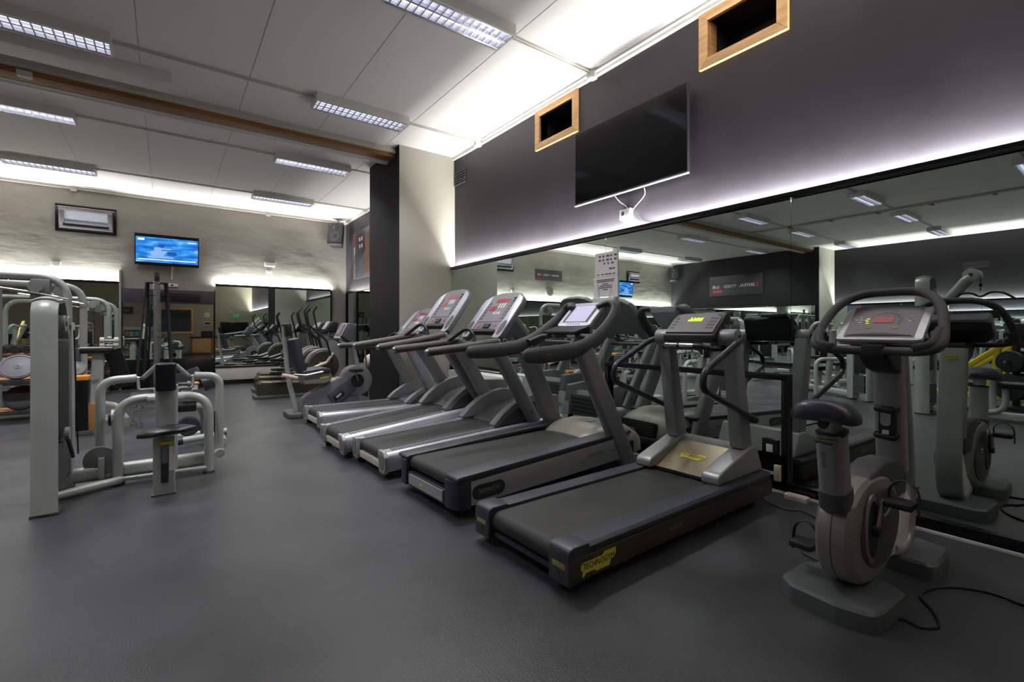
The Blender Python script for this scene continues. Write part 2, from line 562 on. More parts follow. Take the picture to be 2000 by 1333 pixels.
back_mirror('back wall mirror behind the dumbbell racks, lit along its top', -10.45, -0.80, 0.10, 2.23, 6, True)
m2 = back_mirror('back wall mirror under the blue television, black panels above and below', -0.74, 0.87, 0.62, 1.83, 1, False)
B().box(-0.76, 0.88, YB - 0.08, YB - 0.03, 1.83, 2.13).bev(0.004).out('header_panel', 'postergrey', m2)
B().box(-0.20, 0.62, YB - 0.09, YB - 0.08, 1.87, 2.06).bev(0.003).out('header_recess', 'blackwood', m2)
B().box(-0.76, 0.88, YB - 0.10, YB - 0.061, 0.0, 0.62).bev(0.004).out('base_panel', 'blackgloss', m2)
B().box(-0.80, -0.765, YB - 0.10, YB, 0, 2.5).bev(0.006).out('side_post', 'gymgrey2', m2)
B().box(0.872, 0.885, YB - 0.09, YB, 0, 1.83).out('side_post', 'blackgloss', m2)
m3 = back_mirror('back wall mirror behind the exercise bikes, on a pale plinth', 0.90, 3.46, 0.40, 2.28, 1, True)
B().box(0.90, 3.46, YB - 0.22, YB - 0.061, 0.10, 0.385).bev(0.005).out('plinth', 'offwhite', m3)
B().box(0.90, 3.46, YB - 0.24, YB - 0.061, 0.0, 0.10).out('plinth_base', 'blackgloss', m3)
B().box(0.90, 3.46, YB - 0.23, YB - 0.061, 0.385, 0.41).out('ledge', 'blackgloss', m3)
B().box(3.46, 3.49, YB - 0.09, YB, 0.4, 2.28).out('side_post', 'blackgloss', m3)

# mirror on the far part of the right wall
t = thing('wall_mirror', 'narrow black framed mirror on the black wall beyond the pillar', 'mirror')
B().box(3.82, 3.825, 8.6, 12.6, 0.3, 2.22).out('mirror_pane', 'mirror', t, smooth=0)
B().box(3.825, 3.878, 8.6, 12.6, 0.0, 2.13).out('backing', 'blackwood', t, smooth=0)
B().box(3.79, 3.802, 8.6, 12.6, 2.2, 2.25).out('top_frame', 'blackgloss', t, smooth=0)
B().box(3.79, 3.82, 12.57, 12.62, 0.3, 2.2).out('side_frame', 'blackgloss', t, smooth=0)
up_strip(t, (3.842, 10.6, 2.195), 3.9, 'y', LED_W * 0.3)

# left wall mirrors (seen in the right mirror)
for (x, y0, y1, lab) in ((XL, YF + 0.05, PY0 - 0.01, 'mirror along the black far side wall, lit along its top'), (XLF, PY0 + 0.1, YB - 0.3, 'mirror under the wide club poster on the far black wall')):
    t = thing('wall_mirror', lab, 'mirror')
    n = 6 if x == XL else 3
    for i in range(n):
        a, b = y0 + (y1 - y0) * i / n, y0 + (y1 - y0) * (i + 1) / n
        B().box(x + 0.055, x + 0.06, a + 0.002, b - 0.002, 0.1, 2.13).out('mirror_pane', 'mirror', t, smooth=0)
    B().box(x + 0.002, x + 0.055, y0, y1, 0, 2.03).out('backing', 'blackwood', t, smooth=0)
    B().box(x + 0.078, x + 0.09, y0, y1, 2.11, 2.165).out('top_frame', 'blackgloss', t, smooth=0)
    if x == XL:
        up_strip(t, (x + 0.038, (y0 + y1) / 2, 2.105), y1 - y0 - 0.05, 'y')

# ================================================================== CEILING LIGHTS
def make_fixture():
    t = thing('ceiling_light', 'x', 'ceiling light')
    L, Wd, Hh = 1.18, 0.32, 0.105
    h = B()
    h.box(-L/2, L/2, -Wd/2, -Wd/2 + 0.022, -Hh, 0)
    h.box(-L/2, L/2, Wd/2 - 0.022, Wd/2, -Hh, 0)
    h.box(-L/2, -L/2 + 0.012, -Wd/2 + 0.022, Wd/2 - 0.022, -Hh, 0)
    h.box(L/2 - 0.012, L/2, -Wd/2 + 0.022, Wd/2 - 0.022, -Hh, 0)
    h.box(-L/2 + 0.012, L/2 - 0.012, -Wd/2 + 0.022, Wd/2 - 0.022, -0.02, 0)
    h.out('housing', 'lamphousing', t, smooth=0)
    B().box(-L/2 + 0.013, L/2 - 0.013, -Wd/2 + 0.023, Wd/2 - 0.023, -0.034, -0.022).out('reflector', 'diffuser', t, smooth=0)
    for y in (-0.075, 0.075):
        B().cyl((-L/2 + 0.02, y, -0.052), (L/2 - 0.02, y, -0.052), 0.011, n=8).out('tube', 'tube', t)
    B().prism([(-0.012, -Hh + 0.004), (0.012, -Hh + 0.004), (0.003, -0.06), (-0.003, -0.06)], 'x', -L/2 + 0.014, L/2 - 0.014).out('louvre_spine', 'blade', t, smooth=0)
    for s in (-1, 1):
        B().prism([(s * 0.137, -Hh + 0.004), (s * 0.112, -Hh + 0.004), (s * 0.137, -0.06)], 'x', -L/2 + 0.014, L/2 - 0.014).out('louvre_side', 'blade', t, smooth=0)
    bl = None
    n = 16
    for i in range(n):
        x = -L/2 + 0.05 + (L - 0.1) * i / (n - 1)
        if bl is None:
            bl = B().prism([(-0.006, -Hh + 0.005), (0.006, -Hh + 0.005), (0.0015, -0.066), (-0.0015, -0.066)], 'y', -0.136, 0.136).out('louvre_blade', 'blade', t, smooth=0)
            o = bl
        else:
            o = bl.copy(); COL.objects.link(o)
        o.location = (x, 0, 0)
    area('lamp_light', (0, 0, -Hh - 0.004), L - 0.06, Wd - 0.06, FIX_W, LIGHT_COL, (0, 0, 0), t, 118)
    return t

proto = make_fixture()
rows = [(1.33, 'row over the bike'), (3.73, 'row nearest the big television'), (6.12, 'row before the brown beam'), (8.52, 'row past the brown beam'), (11.15, 'row along the back wall')]
cols = {1.33: [None, None, -4.45, -7.3, -10.3], 3.73: [2.06, -1.05, -4.5, -7.2, -10.2], 6.12: [2.05, -1.03, -4.4, -7.25, -10.5], 8.52: [2.02, -1.57, -5.5, -9.3], 11.15: [2.03, -1.6, -5.57, -9.33]}
cn = {0: 'nearest the mirror wall', 1: 'second from the mirror wall', 2: 'mirrored, third from the wall', 3: 'mirrored, fourth from the wall', 4: 'mirrored, fifth from the wall'}
k = 0
for y, rn in rows:
    for i, x in enumerate(cols[y]):
        if x is None:
            continue
        o = proto if k == 0 else copy_tree(proto)
        o.location = (x, y, ZC)
        o['label'] = 'louvred ceiling light, %s, %s' % (rn, cn[i])
        o['group'] = 'louvred ceiling lights in rows'
        k += 1
tag(B().box(-2.6, 0.04, 6.50, 6.80, 4.0, ZC).bev(0.006).out('ceiling_box', 'lamphousing'), 'long blank grey ceiling box beside the brown beam', 'ceiling box')

# ------------------------------------------------------------------ conduits and trunking
for y, rn in rows:
    c = thing('ceiling_conduit', 'thin pale conduit linking ceiling lights, %s' % rn, 'conduit')
    b = B()
    for dz, dy in ((0.012, -0.016), (0.012, 0.016)):
        b.box(XLF + 0.3, 3.80 if (y < PY0 or y > PY1) else 2.9, y + dy - 0.009, y + dy + 0.009, ZC - 0.02, ZC)
    b.out('conduit', 'offwhite', c, smooth=0)
    if y < PY0 or y > PY1:
        B().prism([(-0.055, -0.03), (-0.03, -0.055), (0.03, -0.055), (0.055, -0.03), (0.055, 0.03), (0.03, 0.055), (-0.03, 0.055), (-0.055, 0.03)], 'z', -0.075, 0).move(3.82, y, ZC).bev(0.006).out('junction_box', 'white', c)
tr = thing('cable_trunking', 'white cable trunking in the corner of ceiling and mirror wall', 'trunking')
B().box(3.835, XR, YF, PY0, ZC - 0.055, ZC).bev(0.006).out('trunking', 'white', tr)
B().box(3.80, 3.835, YF, 6.0, ZC - 0.025, ZC).bev(0.004).out('conduit', 'white', tr)
tr = thing('cable_trunking', 'white cable trunking along the ceiling edge of the back wall', 'trunking')
B().box(XLF, XR, YB - 0.045, YB, ZC - 0.055, ZC).bev(0.006).out('trunking', 'offwhite', tr)
for x in (2.0, -1.5):
    B().box(x - 0.05, x + 0.05, YB - 0.07, YB - 0.0, ZC - 0.09, ZC).bev(0.006).out('junction_box', 'offwhite', tr)
tr = thing('cable_trunking', 'white cable trunking above the black wall beyond the pillar', 'trunking')
B().box(3.82, XR, PY1, YB - 0.045, ZC - 0.06, ZC).bev(0.006).out('trunking', 'white', tr)
tr = thing('cable_trunking', 'long ceiling cable tray crossing mid room, seen in the mirror', 'trunking')
B().box(-6.3, -6.18, YF, 7.1, ZC - 0.05, ZC).bev(0.006).out('trunking', 'offwhite', tr)
for y in range(-3, 7):
    B().box(-6.33, -6.15, y, y + 0.06, ZC - 0.062, ZC - 0.05).out('clip', 'darkgrey', tr, smooth=0)

# ================================================================== WINDOWS
def wood_window(n, label, y0, y1, z0, z1, f=0.085):
    t = thing('window_%d' % n, label, 'window', kind='structure')
    x0, x1 = XR - 0.03, XR + 0.01
    def miter(p):
        return B().prism(p, 'x', x0, x1).bev(0.004)
    miter([(y0, z0), (y1, z0), (y1 - f, z0 + f), (y0 + f, z0 + f)]).out('frame_rail', 'wood', t)
    miter([(y0, z1), (y1, z1), (y1 - f, z1 - f), (y0 + f, z1 - f)]).out('frame_rail', 'wood', t)
    miter([(y0, z0), (y0, z1), (y0 + f, z1 - f), (y0 + f, z0 + f)]).out('frame_rail', 'wood', t)
    miter([(y1, z0), (y1, z1), (y1 - f, z1 - f), (y1 - f, z0 + f)]).out('frame_rail', 'wood', t)
    d = XR + 0.30
    for a, b, c, e in ((y0 + f - 0.01, y0 + f + 0.005, z0 + f, z1 - f), (y1 - f - 0.005, y1 - f + 0.01, z0 + f, z1 - f)):
        B().box(x1, x1 + 0.10, a, b, c, e).out('reveal', 'wood', t, smooth=0)
    B().box(x1, x1 + 0.10, y0 + f, y1 - f, z0 + f - 0.01, z0 + f + 0.004).out('reveal', 'wood', t, smooth=0)
    B().box(d, d + 0.01, y0, y1, z0, z1).out('pane', 'darkglass', t, smooth=0)
    return t
wood_window(1, 'small honey wood framed opening high on the black wall left of the big television', 4.0, 4.78, 3.565, 4.07)
wood_window(2, 'honey wood framed opening at the ceiling right of the big television', 1.69, 2.444, 3.57, 4.07)

def hopper(n, label, x0, x1, z0, z1):
    t = thing('window_%d' % n, label, 'window', kind='structure')
    y = YB
    f = 0.04
    for a, b, c, e in ((x0, x1, z1 - f, z1), (x0, x1, z0, z0 + f), (x0, x0 + f, z0 + f, z1 - f), (x1 - f, x1, z0 + f, z1 - f)):
        B().box(a, b, y - 0.035, y - 0.001, c, e).bev(0.004).out('frame', 'blackgloss', t)
    B().box(x0 + f, x1 - f, y - 0.008, y - 0.001, z0 + f, z1 - f).out('reveal', 'slatedark', t, smooth=0)
    # tilted sash
    ang = R(14)
    mt = Matrix.Translation(((x0 + x1) / 2, y - 0.03, z0 + f)) @ Matrix.Rotation(ang, 4, 'X')
    w2, h2 = (x1 - x0) / 2 - f - 0.02, (z1 - z0) - 2 * f
    for a, b, c, e in ((-w2, w2, h2 - 0.09, h2 - 0.02), (-w2, w2, 0.03, 0.08), (-w2, -w2 + 0.08, 0.08, h2 - 0.09), (w2 - 0.08, w2, 0.08, h2 - 0.09)):
        B().box(a, b, -0.03, 0, c, e).bev(0.004).xf(mt).out('sash', 'midgrey', t)
    B().box(-w2 + 0.08, w2 - 0.08, -0.016, -0.006, 0.08, h2 - 0.09).xf(mt).out('pane', 'frosted', t, smooth=0)
    B().box(-w2 + 0.06, w2 - 0.06, -0.034, -0.03, 0.085, 0.12).xf(mt).out('sash_bar', 'blackgloss', t, smooth=0)
    B().cyl((x0 + f, y - 0.04, z1 - f - 0.015), (x1 - f, y - 0.04, z1 - f - 0.015), 0.008, n=8).out('opener_rod', 'white', t)
    B().box((x0 + x1) / 2 - 0.03, (x0 + x1) / 2 + 0.03, y - 0.075, y - 0.036, z1 - f - 0.06, z1 - f - 0.01).bev(0.005).out('latch', 'steel', t)
hopper(3, 'tilted frosted hopper window high on the back wall, left of the blue television', -1.774, -0.842, 3.21, 3.757)
hopper(4, 'frosted hopper window on the back wall near the far speaker, seen in the mirror', -8.3, -7.5, 3.2, 3.66)

# ================================================================== SCREENS, SPEAKERS, SIGNS
t = thing('television', 'large black switched-off flat television above the mirror', 'television')
B().box(3.775, 3.815, 2.505, 3.955, 2.672, 3.485).bev(0.004).out('casing', 'blackpl', t)
B().box(3.7745, 3.776, 2.513, 3.947, 2.69, 3.478).out('screen', 'tvscreen', t, smooth=0)
B().box(3.768, 3.80, 2.50, 3.96, 2.660, 2.672).bev(0.002).out('bottom_strip', 'silverbright', t)
B().box(3.815, 3.88, 3.0, 3.5, 2.9, 3.25).bev(0.005).out('wall_bracket', 'blackpl', t)
B().box(3.7668, 3.768, 3.19, 3.27, 2.663, 2.669).out('badge', 'midgrey', t, smooth=0)

t = thing('wall_outlet', 'white wall socket box with two leads under the big television', 'socket')
B().box(3.83, XR, 3.205, 3.345, 2.40, 2.505).bev(0.006).out('box', 'white', t)
B().cyl((3.83, 3.29, 2.455), (3.822, 3.29, 2.455), 0.024, n=14).out('socket', 'midgrey', t)
B().tube(spline([(3.85, 3.42, 2.67), (3.86, 3.36, 2.60), (3.85, 3.28, 2.54), (3.85, 3.25, 2.505)]), 0.004, 6).out('lead', 'white', t)
B().tube(spline([(3.85, 3.04, 2.67), (3.865, 3.05, 2.60), (3.85, 3.16, 2.50), (3.855, 3.2, 2.46)]), 0.004, 6).out('lead', 'white', t)
B().tube(spline([(3.86, 3.15, 2.42), (3.868, 3.11, 2.36), (3.868, 3.02, 2.31), (3.866, 2.9, 2.285)]), 0.004, 6).out('lead', 'blackpl', t)

t = thing('vent_grille', 'black slatted air vent in the corner of the black wall and the pillar', 'vent')
B().box(3.872, XR, 6.56, 6.93, 3.62, 3.86).out('frame', 'blackpl', t, smooth=0)
for i in range(6):
    B().box(3.858, 3.872, 6.57, 6.92, 3.63 + i * 0.038, 3.65 + i * 0.038).out('slat', 'darkgrey', t, smooth=0)
t = thing('vent_grille', 'dark slatted air vent on the far black wall, seen in the mirror', 'vent')
B().box(XL, XL + 0.01, 2.97, 3.54, 3.1, 3.3).out('frame', 'blackpl', t, smooth=0)
for i in range(5):
    B().box(XL + 0.01, XL + 0.03, 2.99, 3.52, 3.115 + i * 0.036, 3.135 + i * 0.036).out('slat', 'darkgrey', t, smooth=0)

def screen_mat():
    m = bpy.data.materials.new('television_picture')
    m.use_nodes = True
    nt = m.node_tree
    b = nt.nodes['Principled BSDF']
    tc = nt.nodes.new('ShaderNodeTexCoord')
    mp = nt.nodes.new('ShaderNodeMapping')
    mp.inputs['Scale'].default_value = (1.6, 1, 7)
    nt.links.new(tc.outputs['Object'], mp.inputs[0])
    n = nt.nodes.new('ShaderNodeTexNoise')
    n.inputs['Scale'].default_value = 1.8
    n.inputs['Detail'].default_value = 3
    nt.links.new(mp.outputs[0], n.inputs['Vector'])
    r = nt.nodes.new('ShaderNodeValToRGB')
    cr = r.color_ramp
    cr.elements[0].position = 0.3
    cr.elements[0].color = (*lin('#1747a8'), 1)
    cr.elements[1].position = 0.72
    cr.elements[1].color = (*lin('#a9c4f4'), 1)
    e = cr.elements.new(0.46); e.color = (*lin('#1e78d8'), 1)
    e = cr.elements.new(0.58); e.color = (*lin('#3fa2e8'), 1)
    nt.links.new(n.outputs['Fac'], r.inputs['Fac'])
    nt.links.new(r.outputs['Color'], b.inputs['Emission Color'])
    b.inputs['Emission Strength'].default_value = 1.0
    b.inputs['Base Color'].default_value = (0.02, 0.03, 0.06, 1)
    b.inputs['Roughness'].default_value = 0.25
    return m
M['tvpic'] = screen_mat()
M['tvskin'] = mat('television_figure', '#7f9fdc', 0.3, emit=0.9, ecol=lin('#86abea'))
M['tvdark'] = mat('television_shadow', '#203a80', 0.3, emit=0.8, ecol=lin('#2a55b0'))
M['tvwhite'] = mat('television_caption', '#dfe8f4', 0.3, emit=1.0, ecol=lin('#e4ecf8'))

def blue_tv(label, xc, zc, tilt=6):
    t = thing('television', label, 'television', (xc, YB - 0.16, zc))
    mt = Matrix.Rotation(R(tilt), 4, 'X')
    B().box(-0.565, 0.565, 0, 0.05, -0.33, 0.33).bev(0.006).xf(mt).out('casing', 'blackgloss', t)
    B().box(-0.545, 0.545, -0.002, 0, -0.265, 0.265).xf(mt).out('screen', 'tvpic', t, smooth=0)
    for a0, a1, b0, b1, m_ in ((-0.30, -0.06, -0.12, -0.02, 'tvskin'), (-0.24, -0.10, -0.02, 0.06, 'tvskin'), (-0.18, -0.06, 0.06, 0.13, 'tvdark'), (-0.02, 0.16, -0.10, -0.02, 'tvdark'), (-0.10, 0.06, 0.02, 0.05, 'tvskin'), (-0.34, 0.10, -0.17, -0.13, 'tvskin')):
        B().prism([(a + (a0 + a1) / 2, b + (b0 + b1) / 2) for a, b in rrect(a1 - a0, b1 - b0, 0.04, 4)], 'y', -0.0030, -0.002).xf(mt).out('figure', m_, t, smooth=0)
    B().box(-0.51, -0.40, -0.003, -0.002, 0.19, 0.235).xf(mt).out('caption', 'tvwhite', t, smooth=0)
    B().box(0.36, 0.51, -0.003, -0.002, 0.195, 0.212).xf(mt).out('caption', 'tvwhite', t, smooth=0)
    B().box(-0.51, 0.51, -0.003, -0.002, -0.215, -0.195).xf(mt).out('caption', 'tvwhite', t, smooth=0)
    B().box(-0.15, 0.15, 0.04, 0.16, -0.12, 0.12).bev(0.006).out('wall_bracket', 'blackpl', t)
    B().box(0.06, 0.085, 0.145, 0.16, -0.60, -0.3).out('lead_cover', 'white', t, smooth=0)
    return t
blue_tv('lit flat television with a blue picture on the back wall', 0.02, 2.965)
blue_tv('second lit blue television on the back wall, seen in the mirror beside the paper notices', -7.15, 2.9)
t = thing('wall_outlet', 'white wall socket below the blue television', 'socket')
B().box(0.0, 0.2, YB - 0.03, YB, 2.20, 2.27).bev(0.004).out('box', 'white', t)
B().box(0.07, 0.12, YB - 0.034, YB - 0.03, 2.215, 2.255).out('socket', 'darkgrey', t, smooth=0)

def speaker(label, loc, rz):
    t = thing('loudspeaker', label, 'speaker', loc, rz)
    mt = Matrix.Rotation(R(-14), 4, 'X')
    c = B().prism([(-0.19, -0.09), (0.19, -0.09), (0.135, 0.21), (-0.135, 0.21)], 'z', -0.29, 0.29).bev(0.02).xf(mt)
    c.out('cabinet', 'blackpl', t)
    B().prism(rrect(0.33, 0.52, 0.04), 'y', -0.096, -0.088).xf(mt).out('baffle', 'slatedark', t)
    B().cyl((0, -0.095, -0.08), (0, -0.108, -0.08), 0.135, 0.125, 24).xf(mt).out('woofer', 'darkgrey', t)
    B().cyl((0, -0.106, -0.08), (0, -0.112, -0.08), 0.05, 0.04, 18).xf(mt).out('dust_cap', 'slatedark', t)
    B().ball((0, -0.09, 0.17), 0.075, 0.04, 0.055).xf(mt).out('horn', 'darkgrey', t)
    B().ball((0, -0.12, 0.17), 0.026, 0.02, 0.026).xf(mt).out('tweeter', 'blackpl', t)
    for x in (-0.14, 0.14):
        B().ball((x, -0.09, 0.245), 0.02, 0.02, 0.012).xf(mt).out('corner_screw', 'steel', t)
    B().cyl((0, 0.12, 0.2), (0, 0.16, 0.42), 0.02).out('bracket', 'white', t)
    return t
speaker('dark grey loudspeaker in the corner of the back wall beside the mirror side', (3.52, YB - 0.36, 3.70), -32)
speaker('dark loudspeaker in the far corner of the back wall, seen in the mirror', (XLF + 0.4, YB - 0.4, 3.66), 32)

t = thing('emergency_light', 'small white emergency light box over the lit back mirror', 'light box')
B().box(1.92, 2.15, YB - 0.06, YB, 2.80, 2.89).bev(0.006).out('casing', 'white', t)
B().box(1.96, 2.08, YB - 0.03, YB, 2.64, 2.72).bev(0.004).out('sign_plate', 'paper', t)
t = thing('wall_box', 'white detector box with a short pipe on the back wall over the racks', 'wall box')
B().box(-1.83, -1.69, YB - 0.06, YB, 2.5, 2.6).bev(0.006).out('casing', 'white', t)
B().cyl((-1.76, YB - 0.02, 2.5), (-1.76, YB - 0.02, 2.34), 0.012).out('pipe', 'white', t)

def club_letters(t, loc, right, up, width):
    r, u, c = Vector(right), Vector(up), Vector(loc)
    pieces = []
    x = 0.0
    def wid(me):
        xs_ = [v.co.x for v in me.vertices]
        return max(xs_) - min(xs_)
    for wi, (a, b) in enumerate((('C', 'ENTRAL'), ('F', 'ITNESS'), ('C', 'LUB'))):
        for ch, k_, m_ in ((a, 1.35, 'redprint'), (b, 1.0, 'whiteprint')):
            wv = wid(text_mesh(ch, k_, 0.0, 1.0, 0.02))
            pieces.append((ch, k_, m_, x + wv / 2))
            x += wv + 0.07
        x += 0.26
    sc_ = width / (x - 0.33)
    for ch, k_, m_, xc in pieces:
        text(ch, k_ * sc_, m_, t, c + r * (xc * sc_ - width / 2) - (u * 0.06 * sc_ if k_ == 1.0 else u * 0), right, up, bold=0.02 * sc_)

t = thing('club_poster', 'wide charcoal poster reading CENTRAL FITNESS CLUB on the far black wall', 'poster')
B().box(XLF + 0.002, XLF + 0.02, 8.85, 11.0, 2.62, 3.42).bev(0.003).out('panel', 'postergrey', t)
club_letters(t, (XLF + 0.022, 9.93, 3.0), (0, 1, 0), (0, 0, 1), 1.86)
B().box(XLF + 0.02, XLF + 0.022, 10.45, 10.86, 2.76, 2.86).out('tag_print', 'redprint', t, smooth=0)
t = thing('club_sign', 'small charcoal CENTRAL FITNESS CLUB sign on the back wall, above the clock', 'sign')
B().box(-3.97, -2.72, YB - 0.02, YB - 0.002, 2.99, 3.39).bev(0.003).out('panel', 'postergrey', t)
club_letters(t, (-3.345, YB - 0.0225, 3.2), (1, 0, 0), (0, 0, 1), 1.06)
B().box(-2.98, -2.80, YB - 0.022, YB - 0.02, 3.06, 3.11).out('tag_print', 'redprint', t, smooth=0)
t = thing('wall_clock', 'round grey wall clock on the back wall, seen in the mirror', 'clock')
B().cyl((-3.36, YB - 0.001, 2.62), (-3.36, YB - 0.05, 2.62), 0.17, n=28).bev(0.008).out('rim', 'midgrey', t)
B().cyl((-3.36, YB - 0.05, 2.62), (-3.36, YB - 0.053, 2.62), 0.145, n=28).out('face', 'offwhite', t)
B().prism([(-3.365, 2.62), (-3.355, 2.62), (-3.34, 2.72), (-3.35, 2.72)], 'y', YB - 0.056, YB - 0.053).out('hand', 'blackprint', t, smooth=0)
B().prism([(-3.365, 2.62), (-3.355, 2.615), (-3.40, 2.68), (-3.41, 2.675)], 'y', YB - 0.059, YB - 0.056).out('hand', 'blackprint', t, smooth=0)

t = thing('club_poster', 'tall poster with a figure and sideways club lettering, beyond the pillar', 'poster')
B().box(XR - 0.015, XR - 0.002, 11.0, 12.25, 2.53, 3.72).bev(0.002).out('panel', 'postergrey', t)
xx = XR - 0.017
B().prism([(11.02, 2.62), (11.02, 3.62), (11.28, 3.58), (11.34, 3.4), (11.3, 3.2), (11.52, 2.98), (11.6, 2.6)], 'x', xx, xx + 0.002).out('figure_print', 'skin', t, smooth=0)
B().prism([(11.35, 2.56), (11.4, 3.1), (11.75, 3.0), (11.8, 2.56)], 'x', xx - 0.001, xx + 0.001).out('figure_print', 'denim', t, smooth=0)
for a, b in ((11.5, 3.45), (11.66, 3.45), (11.5, 3.28), (11.66, 3.28)):
    B().box(xx, xx + 0.002, a, a + 0.08, b, b + 0.09).out('logo_print', 'whiteprint', t, smooth=0)
text('CENTRAL FITNESS', 0.11, 'whiteprint', t, (xx - 0.001, 12.1, 2.95), (0, 0, 1), (0, 1, 0), squash=0.9)
text('CLUB', 0.13, 'redprint', t, (xx - 0.001, 12.1, 3.55), (0, 0, 1), (0, 1, 0))

# paper notices taped on the mirror
t = thing('paper_notice', 'upper printed paper notice taped on the mirror', 'notice')
B().box(3.812, 3.8195, 3.352, 3.675, 1.83, 2.085).out('sheet', 'paper', t, smooth=0)
nx = 3.8115
for z, n_, s_, sh in ((2.045, 5, 0.030, 0.02), (2.003, 5, 0.030, 0.02), (1.965, 3, 0.026, 0.09), (1.905, 2, 0.026, 0.17), (1.85, 6, 0.018, 0)):
    for i in range(n_):
        wv = 0.022 + random.random() * 0.03
        y0_ = 3.64 - sh - i * 0.055
        if y0_ - wv > 3.36 and y0_ < 3.67:
            B().box(nx, nx + 0.001, y0_ - wv, y0_, z - s_ * 0.35, z + s_ * 0.35).out('print', 'greyprint', t, smooth=0)
t = thing('paper_notice', 'lower paper notice in a clear holder on the mirror', 'notice')
B().box(3.808, 3.8195, 3.345, 3.69, 1.60, 1.825).out('sheet', 'paper', t, smooth=0)
for i, z in enumerate((1.79, 1.772, 1.745, 1.725, 1.705, 1.685)):
    wd = (0.26, 0.24, 0.08, 0.16, 0.19, 0.07)[i]
    B().box(3.8070, 3.8081, 3.52 - wd / 2, 3.52 + wd / 2, z - 0.005, z + 0.005).out('print', 'greyprint', t, smooth=0)
B().box(3.775, 3.8195, 3.37, 3.68, 1.50, 1.60).bev(0.006).out('holder', 'clearpl', t)
B().tube(fillet([(3.79, 3.62, 1.74), (3.785, 3.58, 1.60), (3.785, 3.44, 1.60), (3.79, 3.41, 1.74)], 0.02), 0.003, 6).out('wire_clip', 'chrome', t)

# ================================================================== TREADMILLS
def belt_part(parent, L0, L1, hw, ztop, r, name='belt'):
    poly = [(L1, ztop - 0.012), (L1, ztop)]
    n = 8
    for i in range(n + 1):
        a = R(90 + 180 * i / n)
        poly.append((L0 + r + r * math.cos(a), ztop - r + r * math.sin(a)))
    poly += [(L0 + 0.4, ztop - 2 * r), (L0 + 0.4, ztop - 0.012)]
    return B().prism(poly, 'y', -hw, hw).out(name, 'belt', parent)

def logo_plate(parent, c, right, up, w, h, body, plate_mat, text_mat, size, name='logo_plate', squash=0.9, dots=True):
    """stepped badge with lettering, like the maker's plates on the machines"""
    r, u = Vector(right).normalized(), Vector(up).normalized()
    n = r.cross(u)
    c = Vector(c)
    pts = [(-0.5, 0.18), (-0.44, 0.32), (0.1, 0.32), (0.16, 0.5), (0.5, 0.5), (0.5, 0.2), (0.44, -0.1), (0.36, -0.1), (0.30, -0.42), (-0.08, -0.42), (-0.12, -0.30), (-0.36, -0.30), (-0.42, -0.46), (-0.47, -0.46), (-0.45, -0.12), (-0.5, -0.08)]
    p3 = [c + r * a * w + u * b * h for a, b in pts]
    B().loft([[q + n * 0.0015 for q in p3], [q for q in p3]]).out(name, plate_mat, parent, smooth=0)
    if body:
        text(body, size, text_mat, parent, c + n * 0.0022 + u * h * 0.06, right, up, squash=squash, extrude=0.0004)

# ---- nearest treadmill
t = thing('treadmill', 'nearest treadmill, dark deck with yellow maker plates and bent side rails', 'treadmill', (1.50, 2.02, 0), 1.5)
for s in (-1, 1):
    B().box(0.004, 2.06, min(s * 0.372, s * 0.401), max(s * 0.372, s * 0.401), 0.058, 0.168).bev(0.003).out('side_panel', 'bronze', t)
    y0, y1 = sorted((s * 0.255, s * 0.392))
    B().prism([(y0 + 0.004, 0.168), (y1, 0.168), (y1 if s > 0 else y1, 0.2), (y1 - (0.02 if s > 0 else 0), 0.215), (y0 + (0.02 if s < 0 else 0), 0.215), (y0, 0.2)], 'x', 0.145, 2.06).bev(0.004).out('side_rail', 'slate', t)
    y0, y1 = sorted((s * 0.255, s * 0.397))
    e = B().prism([(0.0, 0.045), (0.142, 0.045), (0.142, 0.224), (0.03, 0.224), (0.008, 0.212), (0.0, 0.19)], 'y', y0, y1).bev(0.008, 3).out('end_cap', 'slate', t)
    yc = s * 0.328
    for z in (0.185, 0.095):
        B().cyl((0.001, yc, z), (-0.002, yc, z), 0.006, n=10).out('screw', 'blackpl', e)
    B().box(-0.002, 0.001, yc - 0.045, yc + 0.045, 0.118, 0.145).bev(0.0008).out('maker_mark', 'olivelogo', e)
    yb_ = sorted((s * 0.247, s * 0.262))
    B().cyl((0.075, yb_[0], 0.142), (0.075, yb_[1], 0.142), 0.05, n=18).out('roller_end', 'steel', t)
belt_part(t, 0.02, 1.56, 0.247, 0.198, 0.056)
B().box(0.03, 0.06, -0.256, 0.256, 0.062, 0.085).bev(0.004).out('rear_crossbar', 'slatedark', t)
B().box(0.1, 2.04, -0.37, 0.37, 0.07, 0.14).out('deck_frame', 'blackpl', t, smooth=0)
for s in (-1, 1):
    B().cyl((0.5, s * 0.3, 0), (0.5, s * 0.3, 0.07), 0.045, 0.03).out('foot', 'rubber', t)
    B().cyl((1.9, s * 0.3, 0), (1.9, s * 0.3, 0.07), 0.045, 0.03).out('foot', 'rubber', t)
